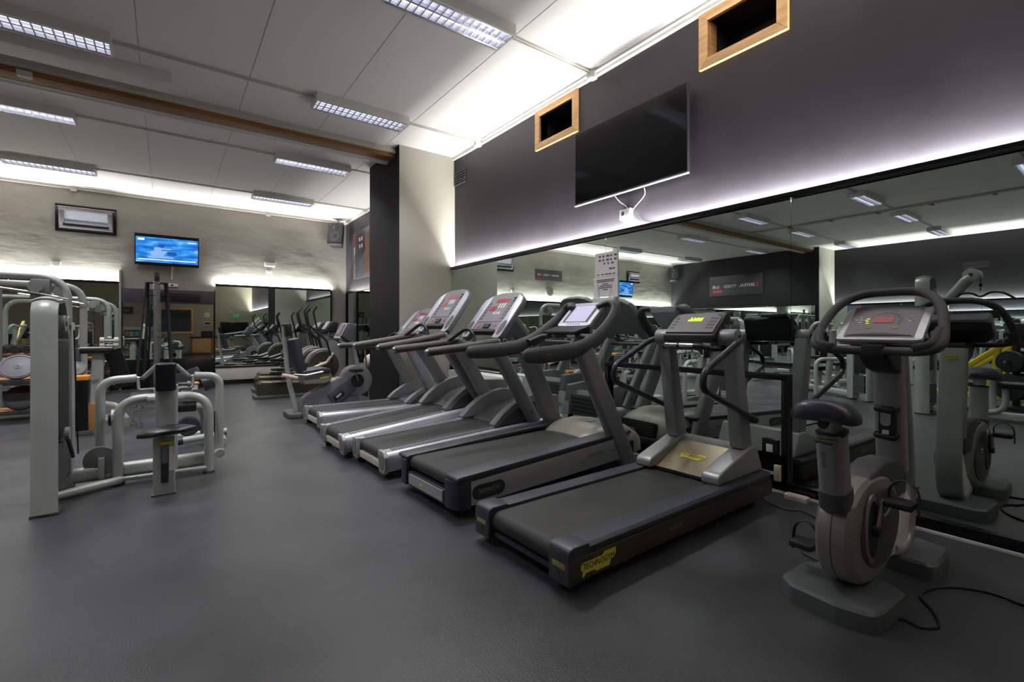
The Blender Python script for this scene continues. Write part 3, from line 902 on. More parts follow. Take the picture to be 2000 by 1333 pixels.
# front hood
for s in (-1, 1):
    y0, y1 = sorted((s * 0.205, s * 0.335))
    B().prism([(1.44, 0.216), (1.44, 0.265), (1.46, 0.285), (1.50, 0.298), (1.86, 0.405), (1.97, 0.405), (2.06, 0.216)], 'y', y0, y1).bev(0.014, 3).out('hood_arm', 'silver', t)
B().prism([(1.84, 0.30), (1.86, 0.402), (1.97, 0.402), (2.04, 0.216), (1.9, 0.216)], 'y', -0.205, 0.205).bev(0.008).out('hood_bridge', 'silver', t)
hp = B().prism([(1.505, 0.212), (1.50, 0.225), (1.85, 0.375), (1.87, 0.36), (1.7, 0.212)], 'y', -0.204, 0.204).out('hood_panel', 'bronzepale', t)
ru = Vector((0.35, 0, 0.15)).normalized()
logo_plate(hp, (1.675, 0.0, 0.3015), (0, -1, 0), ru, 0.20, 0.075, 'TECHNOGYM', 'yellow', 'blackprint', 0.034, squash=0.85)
B().box(1.49, 1.505, -0.204, 0.204, 0.206, 0.222).out('hood_lip', 'blackpl', t, smooth=0)
logo_plate(t, (0.20, -0.4015, 0.113), (1, 0, 0), (0, 0, 1), 0.25, 0.085, 'TECHNOGYM', 'yellow', 'blackprint', 0.043, squash=0.84)
text('RUN XT', 0.035, 'olivelogo', t, (0.86, -0.4018, 0.12), (1, 0, 0), (0, 0, 1))
# posts, hubs, console, rails
for s in (-1, 1):
    y0, y1 = s * 0.265 - 0.048, s * 0.265 + 0.048
    B().prism([(1.80, 0.40), (1.945, 0.40), (1.79, 1.18), (1.69, 1.18)], 'y', y0, y1).bev(0.01).out('post', 'silverpost', t)
    B().cyl((1.715, s * 0.205, 1.195), (1.715, s * 0.325, 1.195), 0.062, n=24).bev(0.008).out('hub', 'silverpost', t)
    pts = fillet([(1.74, s * 0.35, 1.19), (1.62, s * 0.36, 1.155), (1.215, s * 0.36, 0.985), (1.20, s * 0.36, 0.88), (1.30, s * 0.36, 0.835), (1.93, s * 0.345, 0.60)], 0.09, 8)
    B().tube(pts, 0.0215, 12).out('handrail', 'tubeblue', t)
    B().cyl((1.74, s * 0.31, 1.19), (1.74, s * 0.352, 1.19), 0.028).out('rail_joint', 'blackpl', t)
    B().cyl((1.93, s * 0.29, 0.60), (1.93, s * 0.352, 0.60), 0.024).out('rail_joint', 'blackpl', t)
cs = B().prism([(1.60, 1.165), (1.60, 1.215), (1.625, 1.232), (1.79, 1.372), (1.83, 1.375), (1.85, 1.34), (1.80, 1.15)], 'y', -0.205, 0.205).bev(0.014, 3).out('console', 'blackpl', t)
pn = Vector((0.165, 0, 0.14)).normalized()
nrm = Vector((-pn.z, 0, pn.x))
def on_console(a, b, lift):   # a lateral (right positive), b 0..1 up the panel
    return Vector((1.612, 0, 1.228)) + pn * (0.225 * b) + Vector((0, -a, 0)) + nrm * lift
poly = [(-0.19, 0.02), (0.19, 0.02), (0.19, 0.75), (0.13, 0.98), (-0.13, 0.98), (-0.19, 0.75)]
B().loft([[on_console(a, b, 0.006) for a, b in poly], [on_console(a, b, -0.004) for a, b in poly]]).out('control_panel', 'midgrey', cs, smooth=0)
random.seed(3)
for i in range(9):
    a = -0.06 + i * 0.013
    hh = 0.1 + 0.12 * abs(math.sin(i * 1.7))
    B().loft([[on_console(x, y, 0.0078) for x, y in ((a, 0.56), (a + 0.012, 0.56), (a + 0.012, 0.56 + hh), (a, 0.56 + hh))], [on_console(x, y, 0.006) for x, y in ((a, 0.56), (a + 0.012, 0.56), (a + 0.012, 0.56 + hh), (a, 0.56 + hh))]]).out('display_bar', 'greenled', cs, smooth=0)
bt_ = B()
for row in range(4):
    for colm in (-0.165, -0.145, 0.125, 0.145, 0.165):
        q = [(colm - 0.006, 0.2 + row * 0.16), (colm + 0.006, 0.2 + row * 0.16), (colm + 0.006, 0.27 + row * 0.16), (colm - 0.006, 0.27 + row * 0.16)]
        bt_.loft([[on_console(x, y, 0.0085) for x, y in q], [on_console(x, y, 0.006) for x, y in q]])
bt_.out('buttons', 'darkgrey', cs, smooth=0)
B().tube(fillet([(1.70, 0.21, 1.13), (1.58, 0.19, 1.125), (1.56, 0.10, 1.135), (1.56, -0.12, 1.135), (1.60, -0.21, 1.115), (1.70, -0.23, 1.12)], 0.05), 0.02, 10).out('sensor_bar', 'blackpl', t)
for a, b in ((0.05, 0.15), (-0.08, 0.03)):
    B().cyl((1.56, a, 1.135), (1.56, b, 1.135), 0.0215, n=14).out('sensor_grip', 'chrome', t)
B().cyl((1.76, -0.206, 1.27), (1.76, -0.222, 1.27), 0.018, n=14).out('key_lock', 'steel', t)
B().loft([[(1.80, -0.16, 1.375), (1.88, -0.2, 1.39), (1.92, 0.0, 1.385), (1.86, 0.05, 1.378)], [(1.80, -0.16, 1.36), (1.88, -0.2, 1.375), (1.92, 0.0, 1.37), (1.86, 0.05, 1.363)]]).out('cloth_on_top', 'darkgrey', cs, smooth=0)

# ---- second treadmill: silver side panel, looped soft handlebar
t = thing('treadmill', 'silver sided treadmill with a thick looped grey handlebar and lilac screen', 'treadmill', (1.50, 3.13, 0), 2.5, tilt=1.0)
for s in (-1, 1):
    y0, y1 = sorted((s * 0.405, s * 0.432))
    B().prism([(0.10, 0.075), (1.80, 0.10), (1.80, 0.29), (0.10, 0.235)], 'y', y0, y1).bev(0.004).out('side_panel', 'silverside', t)
    y0, y1 = sorted((s * 0.39, s * 0.428))
    B().prism([(0.10, 0.232), (1.80, 0.287), (1.80, 0.315), (0.10, 0.26)], 'y', y0, y1).out('rail_gap', 'slatedark', t, smooth=0)
    y0, y1 = sorted((s * 0.285, s * 0.437))
    B().prism([(0.01, 0.255), (1.82, 0.30), (1.82, 0.33), (0.03, 0.285), (0.01, 0.275)], 'y', y0, y1).bev(0.009, 3).out('side_rail', 'slate', t)
    # rear corner
    pl = []
    for i in range(7):
        a = R(180 + 90 * i / 6)
        pl.append((0.09 + 0.09 * math.cos(a), 0.437 * 1 - 0.09 + 0.09 * -math.sin(a)))
    pl = [(x, s * y) for x, y in pl] + [(0.10, s * 0.437), (0.12, s * 0.437), (0.12, s * 0.29), (0.0, s * 0.29)]
    pl2 = [(0.0, s * 0.29)] + [(x, s * y) for x, y in [(0.09 + 0.09 * math.cos(R(180 - 90 * i / 6)), 0.347 + 0.09 * math.sin(R(180 - 90 * i / 6))) for i in range(7)]] + [(0.12, s * 0.437), (0.12, s * 0.29)]
    B().prism(pl2, 'z', 0.06, 0.252).bev(0.006).out('rear_corner', 'slatedark', t)
belt_part(t, 0.03, 1.5, 0.283, 0.272, 0.05)
B().box(0.012, 0.10, -0.29, 0.29, 0.06, 0.165).bev(0.01).out('rear_apron', 'slatedark', t)
ap = B().prism(rrect(0.5, 0.075, 0.006), 'x', 0.004, 0.014).move(0, 0, 0.118).out('rear_strip', 'silverside', t)
logo_plate(ap, (0.003, 0.05, 0.118), (0, -1, 0), (0, 0, 1), 0.05, 0.022, '', 'yellow', 'blackprint', 0.01)
bd = B().prism(rrect(0.275, 0.098, 0.049), 'y', -0.4355, -0.431).move(0.265, 0, 0.155).out('badge', 'slatedark', t)
logo_plate(bd, (0.265, -0.436, 0.155), (1, 0, 0), (0, 0, 1), 0.20, 0.06, 'TECHNOGYM', 'darkgrey', 'olivelogo', 0.034, squash=0.85)
text('E X C I T E', 0.05, 'greyprint', t, (1.36, -0.4332, 0.195), (1, 0, 0), (0, 0.02, 1), squash=0.8)
B().box(1.53, 1.66, -0.4335, -0.431, 0.193, 0.197).out('panel_line', 'greyprint', t, smooth=0)
B().box(0.12, 1.9, -0.40, 0.40, 0.07, 0.22).out('deck_frame', 'blackpl', t, smooth=0)
for s in (-1, 1):
    for x in (0.25, 1.85):
        B().cyl((x, s * 0.3, 0.0), (x, s * 0.3, 0.08), 0.04).out('foot', 'rubber', t)
rings = []
for x, zt, hw in ((1.42, 0.29, 0.30), (1.46, 0.325, 0.335), (1.58, 0.365, 0.36), (1.78, 0.375, 0.37), (1.98, 0.34, 0.36), (2.10, 0.27, 0.33), (2.15, 0.17, 0.28)):
    rings.append([Vector((x, hw * math.copysign(abs(math.cos(a)) ** 0.45, math.cos(a)), 0.09 + (zt - 0.09) * max(0, math.sin(a)) ** 0.55)) for a in [math.pi * i / 14 for i in range(15)]])
mc = B().loft(rings).out('motor_cover', 'champagne', t)
fg = B().prism(rrect(0.46, 0.15, 0.02), 'x', 2.13, 2.165).move(0, 0, 0.19).out('front_grille', 'blackpl', t)
for i in range(5):
    B().box(2.165, 2.17, -0.2, 0.2, 0.135 + i * 0.026, 0.147 + i * 0.026).out('grille_slat', 'darkgrey', fg, smooth=0)
B().prism(rrect(0.12, 0.05, 0.01), 'z', 0.3725, 0.3755).move(1.72, -0.06, 0).out('cover_label', 'packc', mc)
for s in (-1, 1):
    prof = rrect(0.088, 0.20, 0.044, 5)
    B().sweep([(1.80, s * 0.405, 0.03), (1.28, s * 0.38, 1.05)], prof, up=(1, 0, 0.4)).out('post', 'silverpost', t)
    B().ball((1.81, s * 0.405, 0.05), 0.11, 0.05, 0.05).out('post_foot', 'silverpost', t)
    sp = spline([(0.66, s * 0.385, 1.045), (0.80, s * 0.385, 1.045), (1.05, s * 0.385, 1.055), (1.27, s * 0.385, 1.085), (1.48, s * 0.375, 1.17), (1.66, s * 0.35, 1.285), (1.77, s * 0.32, 1.385), (1.795, s * 0.28, 1.445), (1.765, s * 0.215, 1.46), (1.70, s * 0.16, 1.43)], 5)
    n = len(sp)
    sc = [0.80 + 0.2 * min(1, i / 6) if i < n - 12 else 1.0 - 0.45 * (i - (n - 12)) / 12 for i in range(n)]
    hb = B().tube(sp, 0.040, 14, ry=0.066, scales=sc).out('handlebar', 'handle', t)
    B().ball((0.665, s * 0.385, 1.045), 0.035, 0.034, 0.052).out('handlebar_end', 'handle', hb)
star = B()
for i in range(4):
    star.box(0.815, 0.865, -0.4275, -0.4265, 1.045, 1.052).xf(Matrix.Identity(4))
star.out('button_mark', 'orange', t, smooth=0)
cn_up = Vector((0.24, 0, 0.215)).normalized()
cn_n = Vector((-cn_up.z, 0, cn_up.x))
def tc4(a, b, lift=0.0):
    return Vector((1.545, 0, 1.255)) + cn_up * b + Vector((0, -a, 0)) + cn_n * lift
def rr3(w, h, r, lift, f, c=(0, 0)):
    return [f(a + c[0], b + h / 2 + c[1], lift) for a, b in rrect(w, h, r)]
con = B().loft([rr3(0.40, 0.32, 0.03, 0.012, tc4), rr3(0.41, 0.33, 0.03, 0.0, tc4, (0, -0.005)), rr3(0.34, 0.26, 0.03, -0.05, tc4, (0, 0.03))]).bev(0.003).out('console', 'silverbright', t)
B().loft([rr3(0.315, 0.235, 0.008, 0.0135, tc4, (0, 0.045)), rr3(0.315, 0.235, 0.008, 0.011, tc4, (0, 0.045))]).out('screen_bezel', 'slatedark', con, smooth=0)
B().loft([rr3(0.255, 0.222, 0.006, 0.0155, tc4, (0, 0.052)), rr3(0.255, 0.222, 0.006, 0.013, tc4, (0, 0.052))]).out('screen', 'lilac', con, smooth=0)
kb = B()
for i in range(5):
    kb.loft([rr3(0.022, 0.012, 0.004, 0.0145, tc4, (-0.07 + 0.035 * i, 0.015)), rr3(0.022, 0.012, 0.004, 0.011, tc4, (-0.07 + 0.035 * i, 0.015))])
kb.out('keys', 'midgrey', con)
B().tube(fillet([(1.30, 0.33, 1.12), (1.42, 0.28, 1.17), (1.43, 0.1, 1.175), (1.43, -0.1, 1.175), (1.44, -0.28, 1.17), (1.36, -0.34, 1.12)], 0.06), 0.021, 10).out('sensor_bar', 'handle', t)
for a, b in ((0.10, 0.19), (-0.16, -0.06)):
    B().cyl((1.43, a, 1.175), (1.43, b, 1.175), 0.0225, n=14).out('sensor_grip', 'chrome', t)
B().box(1.41, 1.46, -0.01, 0.055, 1.19, 1.225).bev(0.008).out('stop_button', 'redprint', t)
B().loft([[(1.36, 0.2, 1.19), (1.36, -0.2, 1.19), (1.36, -0.2, 1.215), (1.36, 0.2, 1.215)], [(1.54, 0.22, 1.19), (1.54, -0.22, 1.19), (1.54, -0.22, 1.26), (1.54, 0.22, 1.26)]]).bev(0.01).out('console_base', 'blackpl', t)
B().box(1.28, 1.40, 0.335, 0.395, 1.13, 1.145).bev(0.006).out('cup_holder', 'steel', t)

# ---- three matching treadmills with red displays
def red_treadmill(label, loc, rz, tilt):
    t = thing('treadmill', label, 'treadmill', loc, rz, 'treadmills with red displays', tilt)
    for s in (-1, 1):
        # rounded silver side rail
        pr = [(0.262, 0.07), (0.262, 0.226), (0.355, 0.226)]
        for i in range(7):
            a = R(90 - 90 * i / 6)
            pr.append((0.345 + 0.045 * math.cos(a), 0.181 + 0.045 * math.sin(a)))
        pr += [(0.39, 0.10), (0.37, 0.06), (0.30, 0.06)]
        B().prism([(s * a, b) for a, b in pr], 'x', 0.03, 2.04).out('side_rail', 'silverbright', t)
        rb = None
        for i in range(40):
            o = rb.copy() if rb else B().box(0, 0.012, min(s * 0.272, s * 0.345), max(s * 0.272, s * 0.345), 0.226, 0.2285).out('tread_rib', 'olive', t, smooth=0)
            if rb: COL.objects.link(o)
            rb = rb or o
            o.location = (0.10 + i * 0.026, 0, 0)
        B().prism([(s * a, b) for a, b in [(0.255, 0.055), (0.255, 0.236), (0.36, 0.236), (0.397, 0.19), (0.397, 0.11), (0.37, 0.045), (0.28, 0.045)]], 'x', 0.0, 0.035).bev(0.006).out('end_cap', 'silver', t)
        B().prism([(s * a, b) for a, b in [(0.285, 0.085), (0.285, 0.20), (0.35, 0.20), (0.372, 0.17), (0.365, 0.10), (0.34, 0.075)]], 'x', -0.003, 0.001).out('cap_recess', 'midgrey', t, smooth=0)
        # motor hood fin
        y0, y1 = sorted((s * 0.25, s * 0.345))
        B().prism([(1.16, 0.228), (1.155, 0.255), (1.26, 0.34), (1.40, 0.42), (1.56, 0.475), (1.70, 0.49), (2.02, 0.44), (2.03, 0.228)], 'y', y0, y1).bev(0.012).out('hood_fin', 'midgrey', t)
        y0, y1 = sorted((s * 0.345, s * 0.352))
        B().prism([(1.22, 0.24), (1.34, 0.33), (1.5, 0.40), (1.68, 0.42), (1.72, 0.24)], 'y', y0, y1).out('fin_recess', 'darkgrey', t, smooth=0)
        prof = rrect(0.075, 0.155, 0.036, 5)
        B().sweep([(1.66, s * 0.352, 0.20), (1.18, s * 0.352, 1.06)], prof, up=(1, 0, 0.4)).out('post', 'silverpost', t)
        for z in (0.31, 0.33):
            B().cyl((1.60, s * 0.388, z), (1.60, s * 0.394, z), 0.009, n=10).out('bolt', 'blackpl', t)
        hb = B().tube(fillet([(0.46, s * 0.355, 1.03), (0.85, s * 0.355, 1.045), (1.22, s * 0.355, 1.07)], 0.1), 0.039, 12).out('handlebar', 'olive', t)
        B().ball((0.46, s * 0.355, 1.03), 0.028, 0.029, 0.029).out('bar_end', 'steel', hb)
        B().prism([(0.92, 1.035), (1.26, 1.085), (1.22, 0.98), (1.10, 0.965), (0.98, 0.99)], 'y', s * 0.355 - 0.03, s * 0.355 + 0.03).bev(0.012).out('bar_bracket', 'darkgrey', t)
    belt_part(t, 0.03, 1.30, 0.252, 0.215, 0.05)
    B().box(0.02, 0.05, -0.256, 0.256, 0.065, 0.125).bev(0.005).out('rear_crossbar', 'offwhite', t)
    B().box(0.06, 2.0, -0.26, 0.26, 0.07, 0.19).out('deck_frame', 'blackpl', t, smooth=0)
    B().prism([(1.28, 0.205), (1.28, 0.225), (1.55, 0.33), (1.95, 0.39), (2.03, 0.33), (2.03, 0.08), (1.6, 0.08)], 'y', -0.25, 0.25).bev(0.01).out('hood', 'darkgrey', t)
    for s in (-1, 1):
        for x in (0.06, 1.95):
            B().cyl((x, s * 0.32, 0), (x, s * 0.32, 0.065), 0.035).out('foot', 'rubber', t)
    for i in range(4):
        B().box(2.028, 2.036, -0.22, 0.22, 0.12 + i * 0.05, 0.14 + i * 0.05).out('hood_slot', 'blackpl', t, smooth=0)
    # console
    up_ = Vector((0.40, 0, 0.45)).normalized()
    nn = Vector((-up_.z, 0, up_.x))
    def f(a, b, lift=0.0):
        return Vector((1.262, 0, 1.125)) + up_ * b + Vector((0, -a, 0)) + nn * lift
    out = [(-0.36, 0.0), (-0.33, -0.03), (-0.25, -0.03), (-0.22, 0.05), (0.22, 0.05), (0.25, -0.03), (0.33, -0.03), (0.36, 0.0), (0.36, 0.44), (0.33, 0.52), (0.25, 0.575), (0.12, 0.60), (-0.12, 0.60), (-0.25, 0.575), (-0.33, 0.52), (-0.36, 0.44)]
    con = B().loft([[f(a, b, 0) for a, b in out], [f(a * 0.97, b, -0.06) for a, b in out]]).bev(0.008).out('console', 'midgrey', t)
    for s in (-1, 1):
        wing = [(0.232, -0.022), (0.335, -0.025), (0.355, 0.0), (0.355, 0.44), (0.33, 0.51), (0.232, 0.56)]
        wg = B().loft([[f(s * a, b, 0.008) for a, b in wing], [f(s * a, b, -0.002) for a, b in wing]]).bev(0.003).out('console_wing', 'silverbright', con)
        el = [(s * 0.298 + 0.044 * math.cos(2 * math.pi * i / 20), 0.105 + 0.095 * math.sin(2 * math.pi * i / 20)) for i in range(20)]
        B().loft([[f(a, b, 0.0105) for a, b in el], [f(a, b, 0.007) for a, b in el]]).out('speaker_grille', 'darkgrey', wg, smooth=0)
    pan = [(-0.222, 0.19), (0.222, 0.19), (0.222, 0.52), (0.12, 0.57), (-0.12, 0.57), (-0.222, 0.52)]
    B().loft([[f(a, b, 0.004) for a, b in pan], [f(a, b, -0.002) for a, b in pan]]).out('control_panel', 'midgrey', con, smooth=0)
    def rect(a0, a1, b0, b1, m_, nm, lift=0.006):
        B().loft([[f(a, b, lift) for a, b in ((a0, b0), (a1, b0), (a1, b1), (a0, b1))], [f(a, b, 0.002) for a, b in ((a0, b0), (a1, b0), (a1, b1), (a0, b1))]]).out(nm, m_, con, smooth=0)
    rect(-0.10, 0.15, 0.455, 0.505, 'redled', 'display')
    rect(-0.13, -0.03, 0.335, 0.405, 'redled', 'display')
    for i in range(3):
        rect(0.0 + i * 0.045, 0.018 + i * 0.045, 0.375, 0.44, 'whiteprint', 'key', 0.008)
        rect(-0.02 + i * 0.045, -0.002 + i * 0.045, 0.285, 0.325, 'whiteprint', 'key', 0.008)
    b = B()
    for r_ in range(6):
        for a in (-0.215, -0.185, 0.165, 0.20):
            q = [(a, 0.22 + r_ * 0.042), (a + 0.022, 0.22 + r_ * 0.042), (a + 0.022, 0.245 + r_ * 0.042), (a, 0.245 + r_ * 0.042)]
            b.loft([[f(x, y, 0.0065) for x, y in q], [f(x, y, 0.003) for x, y in q]])
    b.out('keypad', 'darkgrey', con, smooth=0)['kind'] = 'stuff'
    rect(0.19, 0.225, 0.50, 0.515, 'blackpl', 'clip', 0.012)
    rect(0.19, 0.225, 0.465, 0.48, 'blackpl', 'clip', 0.012)
    rect(-0.05, 0.06, 0.105, 0.155, 'blackpl', 'stop_button', 0.014)
    rect(-0.16, -0.12, 0.115, 0.145, 'redprint', 'button')
    rect(0.14, 0.165, 0.12, 0.145, 'redprint', 'button')
    lip = [(-0.22, 0.045), (0.22, 0.045), (0.20, 0.075), (0.0, 0.085), (-0.20, 0.075)]
    B().loft([[f(a, b, 0.02) for a, b in lip], [f(a, b, -0.04) for a, b in lip]]).out('console_lip', 'blackpl', con, smooth=0)
    B().tube(spline([(1.05, 0.345, 1.07), (1.13, 0.31, 1.12), (1.19, 0.26, 1.17), (1.215, 0.19, 1.195), (1.22, 0.12, 1.185), (1.225, 0.07, 1.13), (1.23, 0.055, 1.03)]), 0.02, 10).out('sensor_bar', 'blackpl', t)
    B().cyl((1.226, 0.066, 1.115), (1.23, 0.055, 1.02), 0.0215, n=12).out('sensor_grip', 'chrome', t)
    B().cyl((1.23, 0.09, 1.02), (1.23, -0.09, 1.02), 0.03, n=12).out('bar_joint', 'darkgrey', t)
    B().tube([(1.25, 0.3, 1.0), (1.25, -0.3, 1.0)], 0.022, 10).out('cross_tube', 'darkgrey', t)
    return t
red = red_treadmill('red-display treadmill beside the silver treadmill with looped handlebar', (1.45, 4.17, 0), 1.5, 3.0)
clone(red, 'red-display treadmill in the middle of its three, tilted up steeply', (1.37, 5.0, 0), 1.0, 6.0)
clone(red, 'red-display treadmill farthest away, standing before the pillar', (1.50, 6.44, 0), 1.0, 0.0)

tag(B().box(3.55, 3.76, 4.92, 6.55, 0.0, 0.63).bev(0.01).out('low_cabinet', 'white'), 'low white cabinet at the mirror behind the far treadmills', 'cabinet')

# ================================================================== UPRIGHT BIKE
t = thing('exercise_bike', 'upright grey exercise bike facing the mirror in the right foreground', 'exercise bike', (2.30, 0.86, 0), 0)
def slab(pts, z0, z1, inset, name, m_):
    c = Vector((sum(p[0] for p in pts) / len(pts), sum(p[1] for p in pts) / len(pts)))
    ol = [Vector((*p, 0)) for p in pts]
    ol = fillet([(p[0], p[1], 0) for p in pts], 0.05, 4, True)
    def ring(z, k):
        return [Vector((c.x + (p.x - c.x) * k, c.y + (p.y - c.y) * k, z)) for p in ol]
    return B().loft([ring(z0, 1.0), ring(z0 + (z1 - z0) * 0.55, 1.0), ring(z0 + (z1 - z0) * 0.85, 0.985), ring(z1, 0.93)]).out(name, m_, t, smooth=28)
slab([(0.0, -0.04), (0.03, -0.165), (0.10, -0.185), (0.37, -0.195), (0.40, -0.13), (0.40, 0.14), (0.30, 0.215), (0.08, 0.215), (0.02, 0.15)], 0.0, 0.082, 0.9, 'rear_foot', 'basegrey')
slab([(0.75, -0.19), (0.79, -0.21), (1.06, -0.20), (1.10, -0.15), (1.10, 0.16), (1.05, 0.20), (0.80, 0.20), (0.75, 0.15)], 0.0, 0.085, 0.9, 'front_foot', 'basegrey')
# flywheel housing: rounded disc loft across y
def disc_ring(y, k):
    pts = []
    for i in range(40):
        a = 2 * math.pi * i / 40
        cx, cz, rx, rz = 0.395, 0.315, 0.335, 0.245
        x = cx + rx * k * math.copysign(abs(math.cos(a)) ** 0.85, math.cos(a))
        z = cz + rz * k * math.copysign(abs(math.sin(a)) ** 0.85, math.sin(a))
        z = max(z, 0.065)
        pts.append(Vector((x, y, z)))
    return pts
hs = B().loft([disc_ring(-0.074, 0.86), disc_ring(-0.070, 0.92), disc_ring(-0.052, 0.985), disc_ring(0, 1.0), disc_ring(0.052, 0.985), disc_ring(0.070, 0.92), disc_ring(0.074, 0.86)]).out('flywheel_housing', 'bikebody', t, smooth=30)
for s in (-1, 1):
    def el(cx, cz, rx, rz, rot, n=28):
        o = []
        for i in range(n):
            a = 2 * math.pi * i / n
            x, z = rx * math.cos(a), rz * math.sin(a)
            o.append((cx + x * math.cos(rot) - z * math.sin(rot), cz + x * math.sin(rot) + z * math.cos(rot)))
        return o
    B().prism(el(0.44, 0.315, 0.255, 0.18, 0.0), 'y', *sorted((s * 0.072, s * 0.080))).bev(0.004).out('side_cover', 'darkgrey', t)
    B().prism(el(0.29, 0.345, 0.085, 0.155, 0.0), 'y', *sorted((s * 0.079, s * 0.090))).bev(0.005).out('crank_surround', 'bikelight', t)
    B().prism(el(0.29, 0.345, 0.062, 0.13, 0.0), 'y', *sorted((s * 0.089, s * 0.092))).out('crank_recess', 'blackpl', t, smooth=0)
    tip = (0.35, 0.475) if s < 0 else (0.23, 0.205)
    B().tube([(0.29, s * 0.103, 0.34), (tip[0], s * 0.108, tip[1])], 0.013, 10).out('crank_arm', 'steel', t)
    B().cyl((0.29, s * 0.09, 0.34), (0.29, s * 0.118, 0.34), 0.024).out('crank_hub', 'blackpl', t)
    y0, y1 = sorted((s * 0.12, s * 0.225))
    pd = B().box(tip[0] - 0.055, tip[0] + 0.055, y0, y1, tip[1] - 0.018, tip[1] + 0.012).bev(0.01).out('pedal', 'blackpl', t)
    B().tube(spline([(tip[0] + 0.02, s * 0.125, tip[1] + 0.005), (tip[0] + 0.03, s * 0.13, tip[1] + 0.06), (tip[0] + 0.035, s * 0.175, tip[1] + 0.095), (tip[0] + 0.03, s * 0.227, tip[1] + 0.06), (tip[0] + 0.02, s * 0.233, tip[1] - 0.05)]), 0.004, 8, ry=0.016, up=(1, 0, 0)).out('toe_strap', 'rubber', pd)
    lp = B().prism(rrect(0.13, 0.055, 0.008), 'y', *sorted((s * 0.0795, s * 0.082))).xf(Matrix.Translation((0.50, 0, 0.37)) @ Matrix.Rotation(R(-10), 4, 'Y')).out('badge', 'slatedark', t)
    if s < 0:
        logo_plate(lp, (0.50, -0.0822, 0.37), (1, 0, 0.17), (-0.17, 0, 1), 0.105, 0.034, 'TECHNOGYM', 'midgrey', 'whiteprint', 0.018, squash=0.85)
    B().cyl((0.16, s * 0.06, 0.21), (0.16, s * 0.074, 0.21), 0.007, n=10).out('screw', 'steel', t)
B().loft([disc_ring(-0.0012, 1.004), disc_ring(0.0012, 1.004)]).out('housing_seam', 'blackpl', t)
# seat tube, post, saddle
B().sweep([(0.135, 0, 0.46), (0.12, 0, 0.54)], rrect(0.116, 0.145, 0.045, 4), up=(1, 0, 0)).out('seat_collar', 'darkgrey', t)
st = B().sweep([(0.12, 0, 0.53), (0.075, 0, 0.80)], rrect(0.105, 0.13, 0.04, 4), up=(1, 0, 0)).out('seat_tube', 'silverpost', t)
logo_plate(st, (0.013, 0.0, 0.765), (0, -1, 0), (0, 0, 1), 0.085, 0.032, 'TECHNOGYM', 'slatedark', 'yellow', 0.015)
text('EXCITE', 0.022, 'greyprint', st, (0.028, 0.012, 0.68), (-0.16, 0, 1), (0, 1, 0))
B().sweep([(0.08, 0, 0.79), (0.062, 0, 0.90)], rrect(0.072, 0.085, 0.025, 4), up=(1, 0, 0)).out('seat_post', 'steel', t)
B().sweep([(0.083, 0, 0.79), (0.081, 0, 0.806)], rrect(0.108, 0.134, 0.04, 4), up=(1, 0, 0)).out('post_gasket', 'blackpl', t)
sad = []
for x, hw, zt, zb in ((-0.13, 0.07, 0.925, 0.885), (-0.115, 0.105, 0.945, 0.865), (-0.07, 0.128, 0.952, 0.855), (0.0, 0.125, 0.945, 0.852), (0.06, 0.095, 0.932, 0.86), (0.12, 0.055, 0.922, 0.868), (0.17, 0.04, 0.918, 0.872), (0.195, 0.028, 0.910, 0.882)):
    ring = []
    for i in range(18):
        a = 2 * math.pi * i / 18
        ca, sa = math.cos(a), math.sin(a)
        zz = (zt + zb) / 2 + (zt - zb) / 2 * math.copysign(abs(sa) ** 0.7, sa)
        zz -= 0.03 * (abs(ca) ** 2) * (hw / 0.13)
        ring.append(Vector((x + 0.05, hw * math.copysign(abs(ca) ** 0.75, ca), zz)))
    sad.append(ring)
B().loft(sad).out('saddle', 'vinylblue', t, smooth=60)
B().cyl((0.0, 0, 0.85), (-0.02, 0, 0.84), 0.02).out('saddle_clamp', 'blackpl', t)
# front column
cp = spline([(0.72, 0, 0.12), (0.86, 0, 0.09), (0.97, 0, 0.14), (1.01, 0, 0.30), (0.985, 0, 0.55), (0.93, 0, 0.85), (0.875, 0, 1.12)], 6)
B().sweep(cp, rrect(0.14, 0.05, 0.02, 4), up=(1, 0, 0)).out('front_column_shell', 'silver', t)
cp2 = [(0.885, 0, 0.50), (0.86, 0, 0.75), (0.82, 0, 1.12)]
B().sweep(cp2, rrect(0.128, 0.11, 0.03, 4), up=(1, 0, 0)).out('front_column', 'silverpost', t)
logo_plate(t, (0.922, 0, 1.06), (0, 1, 0), (-0.18, 0, 1), 0.08, 0.03, 'TECHNOGYM', 'yellow', 'blackprint', 0.013)
B().prism([(0.62, 0.10), (0.93, 0.10), (0.985, 0.32), (0.90, 0.40), (0.78, 0.22)], 'y', -0.055, 0.055).bev(0.01).out('column_gusset', 'white', t)
B().prism([(0.22, 0.44), (0.27, 0.52), (0.38, 0.57), (0.55, 0.60), (0.72, 0.59), (0.86, 0.54), (0.90, 0.48), (0.88, 0.38), (0.4, 0.38)], 'y', -0.062, 0.062).bev(0.022, 3).out('housing_bridge', 'darkgrey', t)
